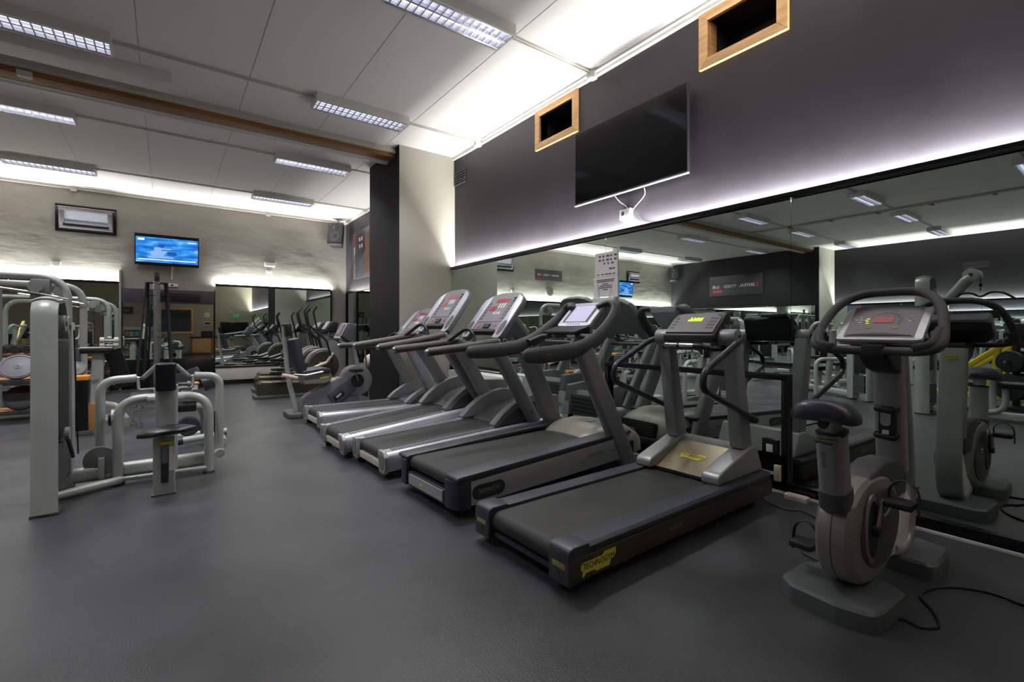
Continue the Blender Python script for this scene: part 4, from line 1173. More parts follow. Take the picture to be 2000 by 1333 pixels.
# bottle holder
bh = B().prism(rrect(0.075, 0.165, 0.022), 'x', 0.772, 0.792).move(0, -0.005, 0.765).bev(0.004).out('bottle_holder', 'blackpl', t)
B().prism(rrect(0.045, 0.085, 0.02), 'x', 0.7695, 0.7715).move(0, 0.0, 0.785).out('holder_window', 'silver', bh, smooth=0)
for z in (0.835, 0.695):
    B().tube(fillet([(0.785, 0.04, z), (0.735, 0.045, z), (0.73, -0.05, z - 0.01), (0.785, -0.055, z)], 0.03), 0.005, 8, ry=0.014).out('holder_band', 'blackpl', bh)
B().prism(rrect(0.03, 0.022, 0.004), 'x', 0.7695, 0.7715).move(0, 0.0, 0.71).out('holder_tag', 'whiteprint', bh, smooth=0)
# handlebar ring
ring = [(0.585, 0.09, 1.145), (0.56, 0.20, 1.15), (0.575, 0.262, 1.18), (0.665, 0.255, 1.275), (0.77, 0.215, 1.385), (0.85, 0.13, 1.445), (0.865, 0.0, 1.455)]
full = ring + [(x, -y, z) for x, y, z in reversed(ring[:-1])]
B().tube(spline(full, 5, True), 0.0225, 12, closed=True).out('handlebar', 'handle', t)
for s in (-1, 1):
    gp = spline([(0.56, s * 0.17, 1.155), (0.567, s * 0.235, 1.175), (0.635, s * 0.250, 1.245)], 6)
    B().tube(gp, 0.021, 12, ry=0.032, up=(0.6, 0, -0.7)).out('grip', 'handle', t)
    for i in range(6):
        p_ = gp[2 + i * 2 if 2 + i * 2 < len(gp) else -1]
        B().ball((p_.x + 0.004, p_.y - s * 0.008, p_.z + 0.004), 0.021, 0.026, 0.024, 10, 6).xf(Matrix.Identity(4)).out('grip_rib', 'slatedark', t) if i % 2 == 0 else None
B().box(0.565, 0.64, -0.05, 0.05, 1.115, 1.175).bev(0.012).out('handlebar_clamp', 'blackpl', t)
B().prism([(0.57, 1.12), (0.64, 1.17), (0.88, 1.16), (0.88, 1.04), (0.78, 1.02), (0.66, 1.05)], 'y', -0.062, 0.062).bev(0.02, 3).out('console_neck', 'blackpl', t)
cu = Vector((0.205, 0, 0.165)).normalized()
cnn = Vector((-cu.z, 0, cu.x))
def fb_(a, b, lift=0.0):
    return Vector((0.635, 0, 1.192)) + cu * b + Vector((0, -a, 0)) + cnn * lift
con = B().loft([rr3(0.365, 0.265, 0.02, 0.012, fb_), rr3(0.375, 0.275, 0.02, 0.0, fb_, (0, -0.005)), rr3(0.34, 0.24, 0.02, -0.035, fb_, (0, 0.01))]).bev(0.003).out('console', 'silverbright', t)
B().loft([rr3(0.30, 0.255, 0.006, 0.014, fb_, (0, 0.02)), rr3(0.30, 0.255, 0.006, 0.01, fb_, (0, 0.02))]).out('console_face', 'bikescreen', con, smooth=0)
B().loft([rr3(0.36, 0.21, 0.03, -0.02, fb_, (0, 0.02)), rr3(0.30, 0.15, 0.03, -0.085, fb_, (0, 0.05))]).bev(0.01).out('console_back', 'blackpl', con)
B().loft([rr3(0.082, 0.05, 0.004, 0.0165, fb_, (0, 0.135)), rr3(0.082, 0.05, 0.004, 0.013, fb_, (0, 0.135))]).out('display', 'redled', con, smooth=0)
for i in range(15):
    a = R(-20 + 220 * i / 14)
    cx, cy = 0.072 * math.cos(a), 0.155 + 0.068 * math.sin(a)
    B().loft([rr3(0.014, 0.008, 0.002, 0.0155, fb_, (cx, cy - 0.004)), rr3(0.014, 0.008, 0.002, 0.013, fb_, (cx, cy - 0.004))]).out('gauge_mark', ['greenled', 'olivelogo', 'olivelogo', 'olivelogo', 'midgrey'][min(4, abs(i - 14) // 3)] if i > 7 else 'midgrey', con, smooth=0)
for cx, cy in ((-0.12, 0.155), (-0.10, 0.155), (-0.08, 0.155), (-0.105, 0.135), (-0.105, 0.175), (0.11, 0.18), (0.095, 0.16), (0.125, 0.16), (0.11, 0.145)):
    B().loft([rr3(0.014, 0.008, 0.003, 0.0155, fb_, (cx, cy)), rr3(0.014, 0.008, 0.003, 0.013, fb_, (cx, cy))]).out('key', 'whiteprint', con, smooth=0)
for cx in (-0.055, 0.06):
    B().loft([rr3(0.026, 0.020, 0.003, 0.0155, fb_, (cx, 0.085)), rr3(0.026, 0.020, 0.003, 0.013, fb_, (cx, 0.085))]).out('key', 'olivelogo', con, smooth=0)
pk = [(-0.14, 0.03), (0.14, 0.03), (0.02, 0.05), (0.0, 0.046), (-0.02, 0.05)]
B().loft([[fb_(a, b, 0.017) for a, b in pk], [fb_(a, b, 0.013) for a, b in pk]]).out('console_tray', 'blackpl', con, smooth=0)

# cables and power strip on the floor
tag(B().tube(spline([(2.52, 0.70, 0.006), (2.56, 0.653, 0.006), (2.55, 0.592, 0.006), (2.623, 0.552, 0.006), (2.745, 0.598, 0.006), (2.835, 0.661, 0.006), (2.95, 0.655, 0.006), (3.07, 0.596, 0.006), (3.147, 0.484, 0.006), (3.13, 0.366, 0.006), (3.1, 0.2, 0.006), (3.3, -0.3, 0.006)]), 0.006, 8).out('power_cable', 'blackpl'), 'black power cable snaking from the upright bike across the floor', 'cable')
tag(B().tube(spline([(3.50, 1.75, 0.06), (3.489, 1.665, 0.01), (3.475, 1.52, 0.006), (3.526, 1.459, 0.006), (3.465, 1.341, 0.006), (3.30, 1.2, 0.006), (3.06, 1.14, 0.006), (2.9, 1.2, 0.006), (2.84, 1.1, 0.006), (2.80, 0.95, 0.02)]), 0.005, 8).out('power_cable', 'blackpl'), 'thin black cable from the nearest treadmill to the upright bike', 'cable')
t = thing('power_strip', 'white power strip on the floor at the mirror', 'power strip', (3.73, 1.575, 0), 2)
B().box(-0.035, 0.035, -0.075, 0.075, 0, 0.038).bev(0.006).out('casing', 'white', t)
B().box(-0.024, 0.024, -0.06, 0.06, 0.038, 0.042).bev(0.003).out('cover', 'cream', t)
tag(B().box(3.745, 3.772, 1.70, 1.745, 0.10, 0.22).bev(0.004).out('socket_cover', 'cream'), 'small cream socket cover at the foot of the black mirror frame', 'socket')
t = thing('wall_outlet', 'small dark socket with a pale switch on the black mirror frame', 'socket')
B().box(3.80, 3.8185, 1.74, 1.86, 0.22, 0.40).bev(0.004).out('box', 'blackgloss', t)
B().box(3.792, 3.80, 1.775, 1.825, 0.30, 0.36).bev(0.003).out('switch', 'white', t)

# ================================================================== FOREGROUND ROWING MACHINE
def tower(t, x0, x1, y0, y1, h, m_='gymgrey', back=1):
    """inverted-J shroud: a flat front strip that folds over the top, weight stack behind"""
    r = 0.10
    th = 0.014
    path = [(y0, 0.02), (y0, h - r)] + [(y0 + r - r * math.cos(R(90 * i / 6)), h - r + r * math.sin(R(90 * i / 6))) for i in range(1, 7)] + [(y0 + r + 0.10, h)]
    wx = x1 - x0
    prof = [(-0.020 * (1 - (2 * q / 8 - 1) ** 2), -wx / 2 + wx * q / 8) for q in range(9)] + [(0.014, wx / 2), (0.014, -wx / 2)]
    sp_ = [Vector(((x0 + x1) / 2, a, b)) for a, b in path]
    B().sweep(sp_, prof, up=(1, 0, 0)).out('front_shroud', m_, t, smooth=50)
    cpath = [Vector(((x0 + x1) / 2, y0 + r - r * math.cos(R(90 * q / 6)), h - r + r * math.sin(R(90 * q / 6)))) for q in range(4, 7)] + [Vector(((x0 + x1) / 2, y0 + r + 0.16, h)), Vector(((x0 + x1) / 2, y0 + r + 0.24, h - 0.06)), Vector(((x0 + x1) / 2, y0 + r + 0.28, h - 0.15))]
    cprof = [(-0.010 - 0.022 * (1 - (2 * q / 8 - 1) ** 2), (-wx / 2 + wx * q / 8) * 1.04) for q in range(9)] + [(0.006, wx / 2 * 1.04), (0.006, -wx / 2 * 1.04)]
    B().sweep(cpath, cprof, up=(1, 0, 0)).out('top_cover', 'gymgrey2', t, smooth=50)
    B().box(x0 + 0.02, x1 + 0.002, y1 - 0.13, y1 + 0.02, 0.02, h - 0.14).bev(0.01).out('rear_upright', m_, t)
    B().box(x0 + 0.03, x1 - 0.012, y0 + 0.02, y1 - 0.03, h * 0.86, h * 0.93).bev(0.01).out('head_block', 'darkgrey', t)
    B().box(x0 + 0.02, x1 - 0.016, y0 + 0.03, y1 - 0.135, h * 0.32, h * 0.80).bev(0.015).out('side_guard', 'blackpl', t)
    ws = B()
    n = 9
    for i in range(n):
        z = 0.14 + i * 0.034
        ws.box(x0 + 0.01, x1 - 0.008, y0 + 0.06, y1 - 0.06, z, z + 0.03)
    o = ws.out('weight_stack', 'darkgrey', t, smooth=0)
    o['kind'] = 'stuff'
    B().box(x0 - 0.006, x1 + 0.006, y0 - 0.012, y0 + 0.10, 0, 0.02).bev(0.006).out('foot_plate', 'darkgrey', t)
    B().box(x0, x1, y1 - 0.05, y1 + 0.05, 0, 0.04).bev(0.006).out('foot_plate', 'darkgrey', t)
    for yq, zq, rq in ((y0 + 0.24, h - 0.155, 0.06), (y0 + 0.40, h - 0.18, 0.085)):
        B().cyl((x0 + 0.05, yq, zq), (x1 + 0.012, yq, zq), rq, n=22).bev(0.006).out('pulley', 'gymgrey2', t)
        B().cyl((x1 + 0.012, yq, zq), (x1 + 0.016, yq, zq), 0.018, n=12).out('pulley_bolt', 'blackpl', t)

rm = thing('rowing_machine', 'seated rowing machine with tall weight tower in the left foreground', 'gym machine', (0, 0, 0))
tower(rm, -0.728, -0.595, 4.40, 5.12, 1.45)
B().cyl((-0.565, 4.66, 0.50), (-0.59, 4.66, 0.50), 0.05, n=18).out('adjuster_disc', 'gymgrey2', rm)
B().tube([(-0.57, 4.88, 1.25), (-0.56, 5.0, 0.28)], 0.005, 6).out('cable', 'blackpl', rm)
B().tube(fillet([(-0.57, 4.60, 0.47), (-0.55, 4.60, 0.38), (-0.55, 4.66, 0.33)], 0.02), 0.012, 8).out('selector_pin', 'blackpl', rm)
pl = B().cyl((-0.43, 5.0, 0.20), (-0.42, 5.035, 0.20), 0.115, n=28).bev(0.008).out('low_pulley', 'midgrey', rm)
B().box(-0.44, -0.40, 4.965, 4.998, 0.06, 0.23).bev(0.006).out('pulley_bracket', 'gymgrey', rm)
# base beams
B().sweep([(-0.62, 5.05, 0.095), (0.33, 5.0, 0.115)], rrect(0.09, 0.115, 0.035, 4)).out('base_beam', 'gymgrey', rm)
B().sweep([(-0.66, 4.74, 0.04), (-0.30, 4.93, 0.045)], rrect(0.06, 0.06, 0.026, 4)).out('base_tube', 'gymgrey', rm)
B().sweep([(-0.30, 4.93, 0.05), (0.28, 4.90, 0.05)], rrect(0.035, 0.035, 0.015, 4)).out('base_tube', 'gymgrey', rm)
# inner arch
B().tube(fillet([(-0.32, 4.985, 0.0), (-0.32, 4.985, 0.685), (0.30, 4.925, 0.685), (0.30, 4.925, 0.0)], 0.18, 10), 0.036, 14, up=(0, 1, 0)).out('inner_arch', 'gymgrey', rm)
for p_ in ((-0.32, 4.985), (0.30, 4.925)):
    B().cyl((p_[0], p_[1], 0), (p_[0], p_[1], 0.02), 0.046).out('arch_foot', 'darkgrey', rm)
# outer swinging arms with handles
for s, bx, by, hx in ((-1, -0.44, 5.12, -0.205), (1, 0.392, 5.09, 0.20)):
    ar = B().tube(fillet([(bx, by, 0.12), (bx, by, 0.83), (hx, by - 0.02, 0.845)], 0.15, 10), 0.033, 14, up=(0, 1, 0)).out('swing_arm', 'gymgrey', rm)
    B().cyl((bx, by - 0.06, 0.13), (bx, by + 0.06, 0.13), 0.04, n=16).bev(0.006).out('arm_pivot', 'gymgrey', rm)
    B().tube(fillet([(hx, by - 0.02, 0.845), (hx - s * 0.03, by - 0.03, 0.84), (hx - s * 0.055, by - 0.05, 0.855)], 0.02), 0.014, 10).out('handle_joint', 'steel', ar)
    B().tube([(hx - s * 0.05, by - 0.05, 0.85), (hx - s * 0.135, by - 0.06, 0.945)], 0.019, 12).out('handle_grip', 'gymgrey2', ar)
    B().tube(fillet([(hx - s * 0.01, by - 0.03, 0.84), (hx - s * 0.015, by - 0.06, 0.745), (hx - s * 0.12, by - 0.08, 0.75), (hx - s * 0.13, by - 0.08, 0.66)], 0.02), 0.012, 10).out('low_handle', 'gymgrey2', ar)
    cx_ = bx + (0.09 if s < 0 else -0.085)
    B().cyl((cx_ - 0.012, 5.04, 0.53), (cx_ + 0.012, 5.04, 0.53), 0.075, n=24).out('cam_wheel', 'gymgrey', ar)
    B().cyl((cx_ - 0.03, 5.04, 0.53), (cx_ - 0.012, 5.04, 0.53), 0.06, n=20).out('cam_belt', 'blackpl', ar)
# seat post, saddle, chest post
B().prism([(-0.085, 4.475), (0.05, 4.455), (0.055, 4.53), (-0.08, 4.55)], 'z', 0.0, 0.43).bev(0.008).out('seat_column', 'gymgrey', rm)
B().box(-0.095, 0.062, 4.44, 4.56, 0, 0.012).bev(0.004).out('column_foot', 'darkgrey', rm)
B().box(-0.035, 0.012, 4.452, 4.462, 0.09, 0.37).bev(0.004).out('column_slot', 'slatedark', rm)
B().box(-0.03, 0.008, 4.449, 4.453, 0.24, 0.37).out('slot_panel', 'midgrey', rm, smooth=0)
B().box(0.014, 0.046, 4.449, 4.459, 0.18, 0.36).out('scale_label', 'whiteprint', rm, smooth=0)
B().box(-0.04, 0.04, 4.43, 4.47, 0.385, 0.405).bev(0.004).out('seat_lever', 'yellowframe', rm)
B().cyl((0, 4.5, 0.40), (0, 4.5, 0.45), 0.03).out('seat_stem', 'steel', rm)
sd = []
for k_ in range(13):
    u = -1 + 2 * k_ / 12
    x = 0.005 + 0.185 * u
    w_ = max(0.02, 0.13 * (1 - abs(u) ** 3.2))
    zc = 0.475 + 0.012 * u + 0.012 * math.cos(u * 2)
    th_ = 0.034 * (1 - 0.55 * abs(u) ** 2.5)
    sd.append([Vector((x, 4.47 + w_ * math.cos(a), zc + th_ * math.copysign(abs(math.sin(a)) ** 0.7, math.sin(a)))) for a in [2 * math.pi * i / 18 for i in range(18)]])
B().loft(sd).out('saddle', 'vinyl', rm, smooth=60)
B().sweep([(0.0, 4.86, 0.1), (0.0, 4.76, 0.80)], rrect(0.15, 0.09, 0.03, 4), up=(0, 1, 0)).out('chest_post', 'gymgrey', rm)
B().sweep([(-0.005, 4.70, 0.765), (-0.005, 4.675, 0.985)], rrect(0.138, 0.085, 0.038, 5), up=(0, 1, 0)).bev(0.012, 3, 50).out('chest_pad', 'vinyl', rm)
B().cyl((0.075, 4.78, 0.80), (0.14, 4.78, 0.80), 0.016).out('pad_knob', 'steel', rm)
B().cyl((0.14, 4.78, 0.80), (0.16, 4.78, 0.80), 0.024).out('knob_end', 'gymgrey2', rm)
for s in (-1, 1):
    B().cyl((s * 0.072, 4.92, 0.68), (s * 0.125, 4.925, 0.68), 0.042, n=18).out('arch_clamp', 'gymgrey', rm)

# ================================================================== MACHINES BEHIND
# ---- leg curl machine behind the rowing machine
t = thing('leg_curl_machine', 'grey leg curl machine with black pads behind the rowing machine', 'gym machine', (0.28, 6.3, 0), 0)
B().sweep([(-0.05, 0.0, 0.57), (-0.14, 0.02, 0.79)], rrect(0.07, 0.30, 0.03, 4), up=(1, 0, 0)).bev(0.01, 2, 50).out('seat_pad', 'vinylblue', t)
B().sweep([(-0.16, 0.0, 0.575), (-0.05, 0.0, 0.575)], rrect(0.34, 0.06, 0.025, 4)).bev(0.01, 2, 50).out('seat_cushion', 'vinylblue', t)
B().sweep([(0.04, -0.03, 0.645), (0.20, -0.03, 0.70)], rrect(0.26, 0.15, 0.06, 4), up=(0, 0, 1)).bev(0.015, 2, 50).out('back_pad', 'vinylblue', t)
B().tube([(-0.20, -0.10, 0.425), (-0.02, -0.10, 0.42)], 0.056, 18).out('foot_roller', 'vinyl', t)
B().cyl((-0.02, -0.10, 0.42), (0.015, -0.10, 0.42), 0.036).out('roller_end', 'cream', t)
B().tube(fillet([(0.0, -0.10, 0.42), (0.085, -0.10, 0.42), (0.095, -0.06, 0.0)], 0.1, 8), 0.04, 12, up=(0, 1, 0)).out('leg_tube', 'gymgrey', t)
B().tube(fillet([(-0.1, 0.02, 0.58), (-0.02, 0.02, 0.52), (0.05, 0.0, 0.3), (0.06, 0, 0.05)], 0.1), 0.035, 12, up=(0, 1, 0)).out('frame_tube', 'gymgrey', t)
B().cyl((-0.09, -0.13, 0.21), (-0.09, -0.03, 0.21), 0.105, n=26).bev(0.02, 3).out('cam_wheel', 'slatedark', t)
B().prism([(-0.20, 0.15), (-0.20, 0.19), (0.02, 0.19), (0.02, 0.15)], 'y', -0.12, 0.02).bev(0.008).out('cam_foot', 'rubber', t)
B().prism([(0.13, 0.05), (0.13, 0.33), (0.22, 0.33), (0.24, 0.05)], 'y', 0.0, 0.10).bev(0.01).out('weight_guard', 'blackpl', t)
B().tube([(-0.20, -0.20, 0.075), (0.14, -0.20, 0.10)], 0.036, 12).out('base_tube', 'gymgrey', t)
B().tube([(-0.26, -0.20, 0.07), (-0.14, -0.20, 0.08)], 0.042, 12).out('base_grip', 'slatedark', t)
B().tube([(0.22, -0.3, 0.04), (0.22, 0.35, 0.04)], 0.036, 12).out('base_tube', 'gymgrey', t)
B().tube([(-0.2, 0.3, 0.04), (0.3, 0.3, 0.04)], 0.036, 12).out('base_tube', 'gymgrey', t)
B().ball((-0.03, -0.10, 0.67), 0.045, 0.035, 0.018).out('adjuster_knob', 'orange', t)
B().cyl((-0.03, -0.10, 0.60), (-0.03, -0.10, 0.655), 0.03).out('knob_stem', 'white', t)
B().tube(fillet([(-0.22, 0.0, 0.60), (-0.33, 0.0, 0.62), (-0.38, 0.0, 0.68)], 0.05), 0.02, 10).out('hand_grip', 'rubber', t)
# ---- cable tower with black straps
t = thing('cable_tower', 'slim steel cable tower hung with black straps before the back wall', 'gym machine', (-0.155, 11.6, 0), 0)
B().cyl((0, 0, 0), (0, 0, 2.20), 0.055).out('mast', 'steel', t)
B().sweep([(0, 0.11, 0), (0, 0.11, 2.1)], rrect(0.08, 0.06, 0.02), up=(0, 1, 0)).out('rear_mast', 'gymgrey2', t)
B().sweep([(0, 0, 2.16), (0, 0, 2.29), (0, 0, 2.37)], rrect(0.11, 0.08, 0.035), up=(0, 1, 0), scales=[1, 0.9, 0.35]).out('top_cap', 'blackpl', t)
B().cyl((0, -0.05, 2.34), (0, 0.05, 2.34), 0.045).out('top_pulley', 'darkgrey', t)
for z, w_ in ((2.17, 0.18), (1.93, 0.20)):
    B().tube([(-w_, 0, z), (w_, 0, z)], 0.017, 10).out('crossbar', 'blackpl', t)
for x0, x1, yb2, z1 in ((-0.165, -0.31, -0.1, 0.28), (-0.13, -0.20, 0.1, 0.25), (0.165, 0.25, -0.1, 0.33), (0.13, 0.24, 0.1, 0.25)):
    B().sweep([(x0, 0, 2.165), (x1, yb2, z1)], rrect(0.04, 0.014, 0.005), up=(0, 1, 0)).out('strap', 'rubber', t)
for s in (-1, 1):
    B().tube([(s * 0.165, -0.02, 2.17), (s * 0.185, -0.02, 1.93)], 0.012, 8).out('strap_rod', 'blackpl', t)
B().box(-0.40, 0.40, -0.35, 0.35, 0, 0.03).bev(0.008).out('base_plate', 'darkgrey', t)
B().box(-0.10, 0.10, 0.08, 0.24, 0.05, 0.6).bev(0.01).out('weight_stack', 'blackpl', t)
# ---- arched cable frame by the racks
def arch_frame(label, y, xr, h, xl):
    t = thing('cable_machine', label, 'gym machine', (xr, y, 0))
    L = xl - xr
    B().tube(fillet([(0, 0, 0), (0, 0, h), (L, 0, h + 0.01), (L, 0, 0)], 0.32, 10), 0.05, 14, up=(0, 1, 0)).out('arch', 'gymgrey', t)
    B().tube([(L * 0.45, 0, h), (L * 0.45, 0, 0.02)], 0.04, 12).out('middle_post', 'silverpost', t)
    for x in (0, L):
        B().box(x - 0.1, x + 0.1, -0.3, 0.3, 0, 0.05).bev(0.01).out('foot', 'gymgrey2', t)
    B().box(-0.36, -0.16, -0.08, 0.08, h - 0.32, h - 0.04).bev(0.03).out('pulley_block', 'midgrey', t)
    B().cyl((-0.3, -0.1, h - 0.14), (-0.3, 0.1, h - 0.14), 0.08).out('pulley', 'gymgrey2', t)
    B().cyl((-0.2, -0.1, h - 0.26), (-0.2, 0.1, h - 0.26), 0.06).out('pulley', 'steel', t)
    B().tube(fillet([(-0.75, -0.1, h - 0.16), (-0.35, -0.1, h - 0.22), (0.02, -0.1, h - 0.30)], 0.1), 0.013, 8).out('pull_bar', 'chrome', t)
    B().tube([(-0.28, -0.06, h - 0.2), (-0.28, -0.06, 0.6)], 0.004, 6).out('cable', 'blackpl', t)
    B().box(-0.14, -0.04, -0.1, 0.1, 0.1, 0.95).bev(0.01).out('weight_stack', 'darkgrey', t)
    return t
arch_frame('nearer arched grey cable frame behind the weight tower', 8.85, -1.10, 1.97, -3.2)
arch_frame('farther arched grey cable frame before the dumbbell mirror', 10.6, -1.12, 1.98, -3.3)
# ---- preacher stand and orange topped weight block
t = thing('curl_stand', 'grey arm curl stand with a flat black pad behind the weight tower', 'gym machine', (-0.78, 8.6, 0))
B().sweep([(0, 0, 0), (0.02, 0, 0.9)], rrect(0.13, 0.12, 0.04), up=(0, 1, 0)).out('column', 'gymgrey', t)
B().box(-0.16, 0.16, -0.14, 0.14, 0.93, 1.0).bev(0.03, 3).out('pad', 'vinyl', t)
B().box(-0.17, 0.17, -0.15, 0.15, 0.995, 1.015).bev(0.008).out('pad_rim', 'gymgrey', t)
B().sweep([(0.17, 0.0, 0.98), (0.30, 0.05, 0.45)], rrect(0.2, 0.06, 0.025), up=(0, 1, 0)).out('back_pad', 'vinyl', t)
B().tube(fillet([(0.02, 0, 0.25), (0.2, 0, 0.2), (0.32, 0, 0.0)], 0.1), 0.04, 12).out('leg', 'gymgrey', t)
B().box(-0.2, 0.2, -0.25, 0.25, 0, 0.05).bev(0.01).out('base', 'gymgrey2', t)
B().cyl((-0.02, -0.075, 0.62), (-0.02, -0.1, 0.62), 0.05).out('disc', 'silverbright', t)
t = thing('weight_block', 'tall black weight block with an orange top behind the tower', 'weight block', (-0.82, 7.67, 0))
B().box(-0.06, 0.06, -0.12, 0.12, 0.02, 0.65).bev(0.006).out('block', 'blackgloss', t)
B().box(-0.065, 0.065, -0.125, 0.125, 0.65, 0.70).bev(0.006).out('top', 'orange', t)
B().box(-0.09, 0.11, -0.16, 0.16, 0, 0.05).bev(0.006).out('base', 'darkgrey', t)
B().box(0.06, 0.12, -0.1, 0.1, 0.05, 0.36).bev(0.006).out('step', 'redwood', t)
t = thing('step_stand', 'small black two-rung floor stand left of the weight tower', 'stand', (-1.02, 7.6, 0))
B().box(-0.12, 0.12, -0.1, 0.1, 0.27, 0.30).bev(0.005).out('top_plate', 'blackpl', t)
B().box(-0.12, 0.12, -0.1, 0.1, 0, 0.03).bev(0.005).out('base_plate', 'blackpl', t)
B().cyl((0.02, 0, 0.03), (0.02, 0, 0.27), 0.02).out('column', 'steel', t)

# ---- chrome dumbbells standing on the floor
def chrome_db(label, loc):
    t = thing('dumbbell', label, 'dumbbell', loc, 0, 'chrome dumbbells on the floor')
    B().cyl((0, 0, 0.04), (0, 0, 0.24), 0.014).out('grip', 'chrome', t)
    for z in (0, 0.22):
        B().cyl((0, 0, z), (0, 0, z + 0.055), 0.042, n=20).bev(0.006).out('head', 'chrome', t)
    return t
chrome_db('chrome dumbbell standing on end, left one of the pair behind the arches', (-0.35, 7.85, 0))
chrome_db('chrome dumbbell standing on end, right one of the pair behind the arches', (-0.28, 7.68, 0))

# ---- racks
def rack(label, loc, L, tiers, depth=0.42, m_='orange', rz=0):
    t = thing('weight_rack', label, 'rack', loc, rz)
    for z in tiers:
        B().box(-L / 2, L / 2, -depth / 2, depth / 2, z - 0.035, z).bev(0.006).out('shelf', m_, t)
        B().box(-L / 2, L / 2, -depth / 2 - 0.02, -depth / 2, z - 0.06, z + 0.0).bev(0.004).out('shelf_edge', 'darkgrey', t)
    for x in (-L / 2 + 0.05, L / 2 - 0.05):
        B().box(x - 0.03, x + 0.03, depth / 2 - 0.08, depth / 2, 0, max(tiers) + 0.05).bev(0.006).out('upright', 'darkgrey', t)
        B().box(x - 0.03, x + 0.03, -depth / 2, depth / 2, 0, 0.05).bev(0.006).out('foot', 'darkgrey', t)
    return t
rack('low orange shelved plate rack at the far left', (-2.1, 9.5, 0), 2.2, (0.14, 0.57))
def plate_mesh(r):
    return B().cyl((0, -0.022, 0), (0, 0.022, 0), r, n=32)
def wplate(label, loc, r, m_, rot=0):
    t = thing('weight_plate', label, 'weight plate', loc, rot, 'plates on the orange rack')
    t.rotation_euler = (R(-36), 0, 0)
    B().cyl((0, -0.02, 0), (0, 0.02, 0), r, n=36).bev(0.006).out('disc', m_, t)
    B().tube([(r * 0.88 * math.cos(2 * math.pi * i / 32), -0.021, r * 0.88 * math.sin(2 * math.pi * i / 32)) for i in range(32)], 0.008, 6, closed=True, up=(0, 1, 0)).out('rim', m_, t)
    B().cyl((0, -0.026, 0), (0, 0.026, 0), 0.045, n=20).bev(0.004).out('hub', m_, t)
    B().cyl((0, -0.028, 0), (0, 0.028, 0), 0.016, n=14).out('bore', 'blackpl', t)
wplate('big grey weight plate leaning on the upper orange shelf', (-1.67, 9.38, 0.735), 0.195, 'midgrey')
wplate('black weight plate leaning on the lower orange shelf', (-1.63, 9.38, 0.305), 0.19, 'rubber')
wplate('grey weight plate at the right end of the upper orange shelf', (-1.08, 9.40, 0.675), 0.12, 'midgrey')
wplate('black weight plate at the left of the lower orange shelf', (-2.2, 9.38, 0.305), 0.19, 'rubber')

dbm = {}
def dumbbell(name, label, loc, r, hl, m_, group, rz=90):
    key = (r, hl, m_)
    if key not in dbm:
        b = B().cyl((-0.075, 0, 0), (0.075, 0, 0), 0.016, n=10)
        for s in (-1, 1):
            b.cyl((s * 0.07, 0, 0), (s * (0.07 + hl), 0, 0), r, n=16)
        o = b.bev(0.006, 1, 60).out(name, None, None, mats=['steel', m_], slot=lambda f: 1 if abs(f.calc_center_median().x) > 0.06 else 0)
        dbm[key] = o.data
    else:
        o = bpy.data.objects.new(name, dbm[key]); COL.objects.link(o)
    o.location = loc
    o.rotation_euler = (0, 0, R(rz))
    return tag(o, label, 'dumbbell', group)
rack('long two-tier dumbbell rack along the back mirror', (-3.1, 12.25, 0), 4.4, (0.45, 0.82), 0.42)
for i in range(28):
    x = -0.96 - i * 0.155
    r = 0.075 if i > 3 else 0.07
    dumbbell('dumbbell', 'black round dumbbell on the upper tier of the long back rack', (x, 12.22, 0.82 + r), r, 0.07, 'rubber', 'dumbbells on the upper back tier')
    dumbbell('dumbbell', 'black round dumbbell on the lower tier of the long back rack', (x, 12.22, 0.45 + r * 0.9), r * 0.9, 0.06, 'darkgrey', 'dumbbells on the lower back tier')
for i, (z, m_) in enumerate(((1.045, 'offwhite'), (0.95, 'offwhite'), (0.64, 'silverbright'))):
    dumbbell('dumbbell', ['pale dumbbell topmost at the right end of the back rack', 'pale dumbbell second from top at the right end of the back rack', 'silver dumbbell low at the right end of the back rack'][i], (-0.90, 12.05, z), 0.065 if i < 2 else 0.09, 0.07, m_, 'pale dumbbells at the rack end', 0)

# ================================================================== RECUMBENT BIKE
t = thing('recumbent_bike', 'grey recumbent bike beside the black side of the pillar', 'exercise bike', (1.50, 7.42, 0), 0)
B().prism([(0.07, 0.02), (0.04, 0.12), (0.08, 0.24), (0.17, 0.31), (0.62, 0.54), (0.75, 0.50), (0.95, 0.12), (0.9, 0.03)], 'y', -0.09, 0.09).bev(0.025, 3).out('body', 'midgrey', t)
def dsk(cx, cz, r, y0, y1, nm, m_, bv=0.01):
    return B().cyl((cx, y0, cz), (cx, y1, cz), r, n=32).bev(bv).out(nm, m_, t)
dsk(0.88, 0.47, 0.235, -0.11, 0.11, 'flywheel_housing', 'midgrey', 0.02)
dsk(0.88, 0.47, 0.10, -0.125, 0.125, 'crank_recess', 'blackpl')
B().sweep([(0.50, -0.1, 0.20), (0.80, -0.1, 0.42)], rrect(0.03, 0.22, 0.012), up=(0, 0, 1)).out('side_cover', 'darkgrey', t)
B().sweep([(0.53, -0.118, 0.22), (0.66, -0.118, 0.315)], rrect(0.012, 0.075, 0.005), up=(0, 0, 1)).out('cover_slot', 'blackpl', t)
B().sweep([(0.56, -0.126, 0.235), (0.63, -0.126, 0.29)], rrect(0.012, 0.035, 0.005), up=(0, 0, 1)).out('badge', 'silverbright', t)
B().tube([(0.88, -0.14, 0.47), (0.83, -0.15, 0.63)], 0.016, 8).out('crank_arm', 'steel', t)
B().tube([(0.88, 0.14, 0.47), (0.93, 0.15, 0.31)], 0.016, 8).out('crank_arm', 'steel', t)
B().box(0.74, 0.92, -0.26, -0.15, 0.61, 0.66).bev(0.012).out('pedal', 'blackpl', t)
